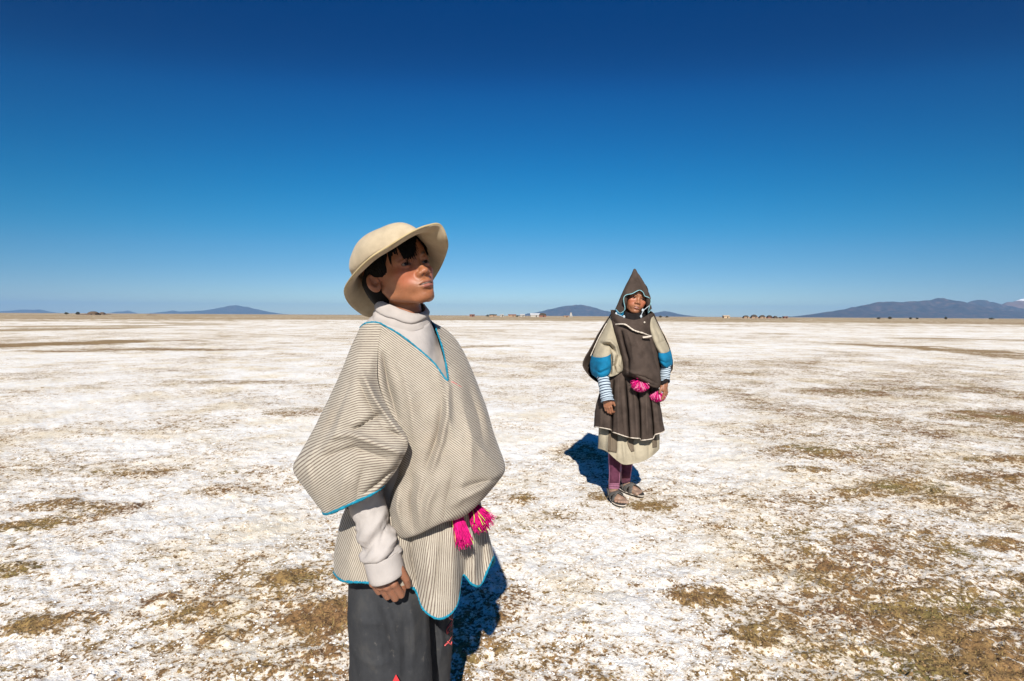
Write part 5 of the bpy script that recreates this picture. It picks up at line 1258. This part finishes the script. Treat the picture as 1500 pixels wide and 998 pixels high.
bank(211, 226, 420, .6, 'low tan earth bank between the domed huts and the left mountain', M_EARTH)
# centre: long white shed with its round dark neighbour, scattered houses
house(783.5, 560, 9.0, 2.0, 8, M_WHITEW, M_SHEET, 'long white shed beside the dark round barn', 'gable', 1.7, name='white_shed', cat='shed', windows=0)
house(794.5, 556, 6.8, 1.7, 7, M_PINKWALL, M_THATCH, 'dark round-roofed barn beside the white shed', 'barrel', 2.3, name='barn', cat='barn', windows=0)
house(691.5, 560, 4.6, 2.0, 4.5, M_PINKWALL, M_PINKWALL, 'small red brick house standing alone right of the front boy', 'flat', .4, name='brick_house')
house(722, 640, 8.0, 1.7, 5, M_ADOBE, M_THATCH, 'low adobe house with dark roof left of the horizon settlement', 'gable', .9)
house(735, 640, 4.0, 2.3, 4, M_WHITEW, M_SHEET, 'tiny white house between the two low adobe houses', 'flat', .5, name='white_house')
house(750, 640, 8.5, 1.8, 5, M_ADOBE, M_PINKWALL, 'low adobe house with red roof near the white shed', 'gable', .9)
house(765, 640, 5, 2.2, 5, M_WHITEW, M_SHEET, 'small pale house just left of the white shed', 'gable', .9, name='white_house')
shrub(714, 630, 3.5, 1.9, 'grey green bush left of the low dark-roofed adobe house', 5); shrub(757, 630, 3.0, 1.6, 'grey green bush right of the red-roofed adobe house', 6)
o = at_far(836, 520); t_ = empty('church_tower', o, 'pale stubby tower with pointed cap before the middle mountain', 'tower')
V, Fs = box(-1.1, 1.1, -1.1, 1.1, -.3, 2.4); mesh('wall', V + o, Fs, M_WHITEW, t_, smooth=False)
V, Fs = box(-.7, .7, -.7, .7, 2.4, 3.6); mesh('belfry', V + o, Fs, M_WHITEW, t_, smooth=False)
mesh('cap', np.array([(-.85, -.85, 3.6), (.85, -.85, 3.6), (.85, .85, 3.6), (-.85, .85, 3.6), (0, 0, 4.6)]) + o, [(0, 1, 4), (1, 2, 4), (2, 3, 4), (3, 0, 4), (3, 2, 1, 0)], M_WHITEW, t_, smooth=False)
V, Fs = box(-.3, .3, -1.16, -1.0, 0, 1.4); mesh('door', V + o, Fs, M_DARKIN, t_, smooth=False)
house(829, 524, 4.4, 1.2, 4, M_ADOBE, M_ADOBE, 'low tan house at the foot of the pale tower', 'flat', .3, windows=0)
shrub(967, 620, 3.2, 1.8, 'dark bush right behind the hooded person, nearer bush', 8); shrub(976.5, 640, 3.2, 1.7, 'dark bush to the right of another bush behind the hooded person', 9)
# right: the row of thatched huts
house(1063, 560, 5.5, 1.8, 5, plain('sandy_wall', (.52, .38, .24), .95, .1, .1, 2), plain('sandy_roof', (.48, .36, .24), .95, .1, .1, 2), 'sandy coloured house standing apart left of the thatched row', 'gable', .9)
for k, (px, w_, h_, rh, wall, lab) in enumerate(((1092, 5.2, 1.4, 1.5, M_ADOBE, 'leftmost hut of the thatched row with pale adobe wall'), (1104, 6.4, 1.3, 2.4, M_ADOBE, 'tallest dark hut of the thatched row'), (1116, 5.6, 1.3, 2.0, M_ADOBE, 'third hut of the thatched row, between two dark humps'),
        (1126.5, 5.4, 1.2, 2.0, M_PINKWALL, 'reddish walled hut in the thatched row'), (1135, 3.6, 1.0, 1.5, M_EARTH, 'smallest dark hut right of the reddish walled hut'))):
    house(px, 560 + 6 * (k % 2), w_, h_, 5, wall, M_THATCH, lab, 'dome', rh, 'thatched huts in a row', 1 if k < 4 else 0, 'thatched_hut', 'hut')
house(1149.5, 565, 3.6, 1.8, 3.5, M_PINKWALL, M_PINKWALL, 'small red house at the right end of the thatched row', 'flat', .4, name='brick_house')
shrub(1142, 560, 2.6, 1.3, 'low bush between the thatched row and its red house', 11)
for k, (px, lab) in enumerate(((1286, 'first dark bush from the left below the right mountain'), (1302.5, 'second dark bush from the left below the right mountain'), (1333, 'third dark bush from the left below the right mountain'), (1342.5, 'fourth dark bush from the left below the right mountain'), (1384.5, 'tallest thin bush below the right mountain peak'), (1451, 'wide dark bush near the right edge of the plain'))):
    shrub(px, 520 + 12 * k, (2.6, 3.0, 2.2, 2.0, 2.0, 4.4)[k], (1.6, 2.0, 1.7, 1.5, 2.3, 1.7)[k], lab, 20 + k, 'bushes on the far plain')
# ================================================================== HAZE
def haze(dens):
    L = 21000; z0, z1 = -6, 385
    V = [(x, y, z) for z in (z0, z1) for x, y in ((-L, -L), (L, -L), (L, L), (-L, L))]
    Fs = [(0, 3, 2, 1), (4, 5, 6, 7), (0, 1, 5, 4), (1, 2, 6, 5), (2, 3, 7, 6), (3, 0, 4, 7)]
    m_ = bpy.data.materials.new('haze_air'); m_.use_nodes = True; t = m_.node_tree
    t.nodes.remove(t.nodes['Principled BSDF']); pv = t.nodes.new('ShaderNodeVolumePrincipled')
    pv.inputs['Color'].default_value = HAZE_COL + (1,); pv.inputs['Density'].default_value = dens
    t.links.new(pv.outputs[0], t.nodes['Material Output'].inputs['Volume'])
    tag(mesh('haze', V, Fs, m_, smooth=False), kind='stuff')
HAZE_COL = (.34, .63, 1.0)
haze(6.0e-5)
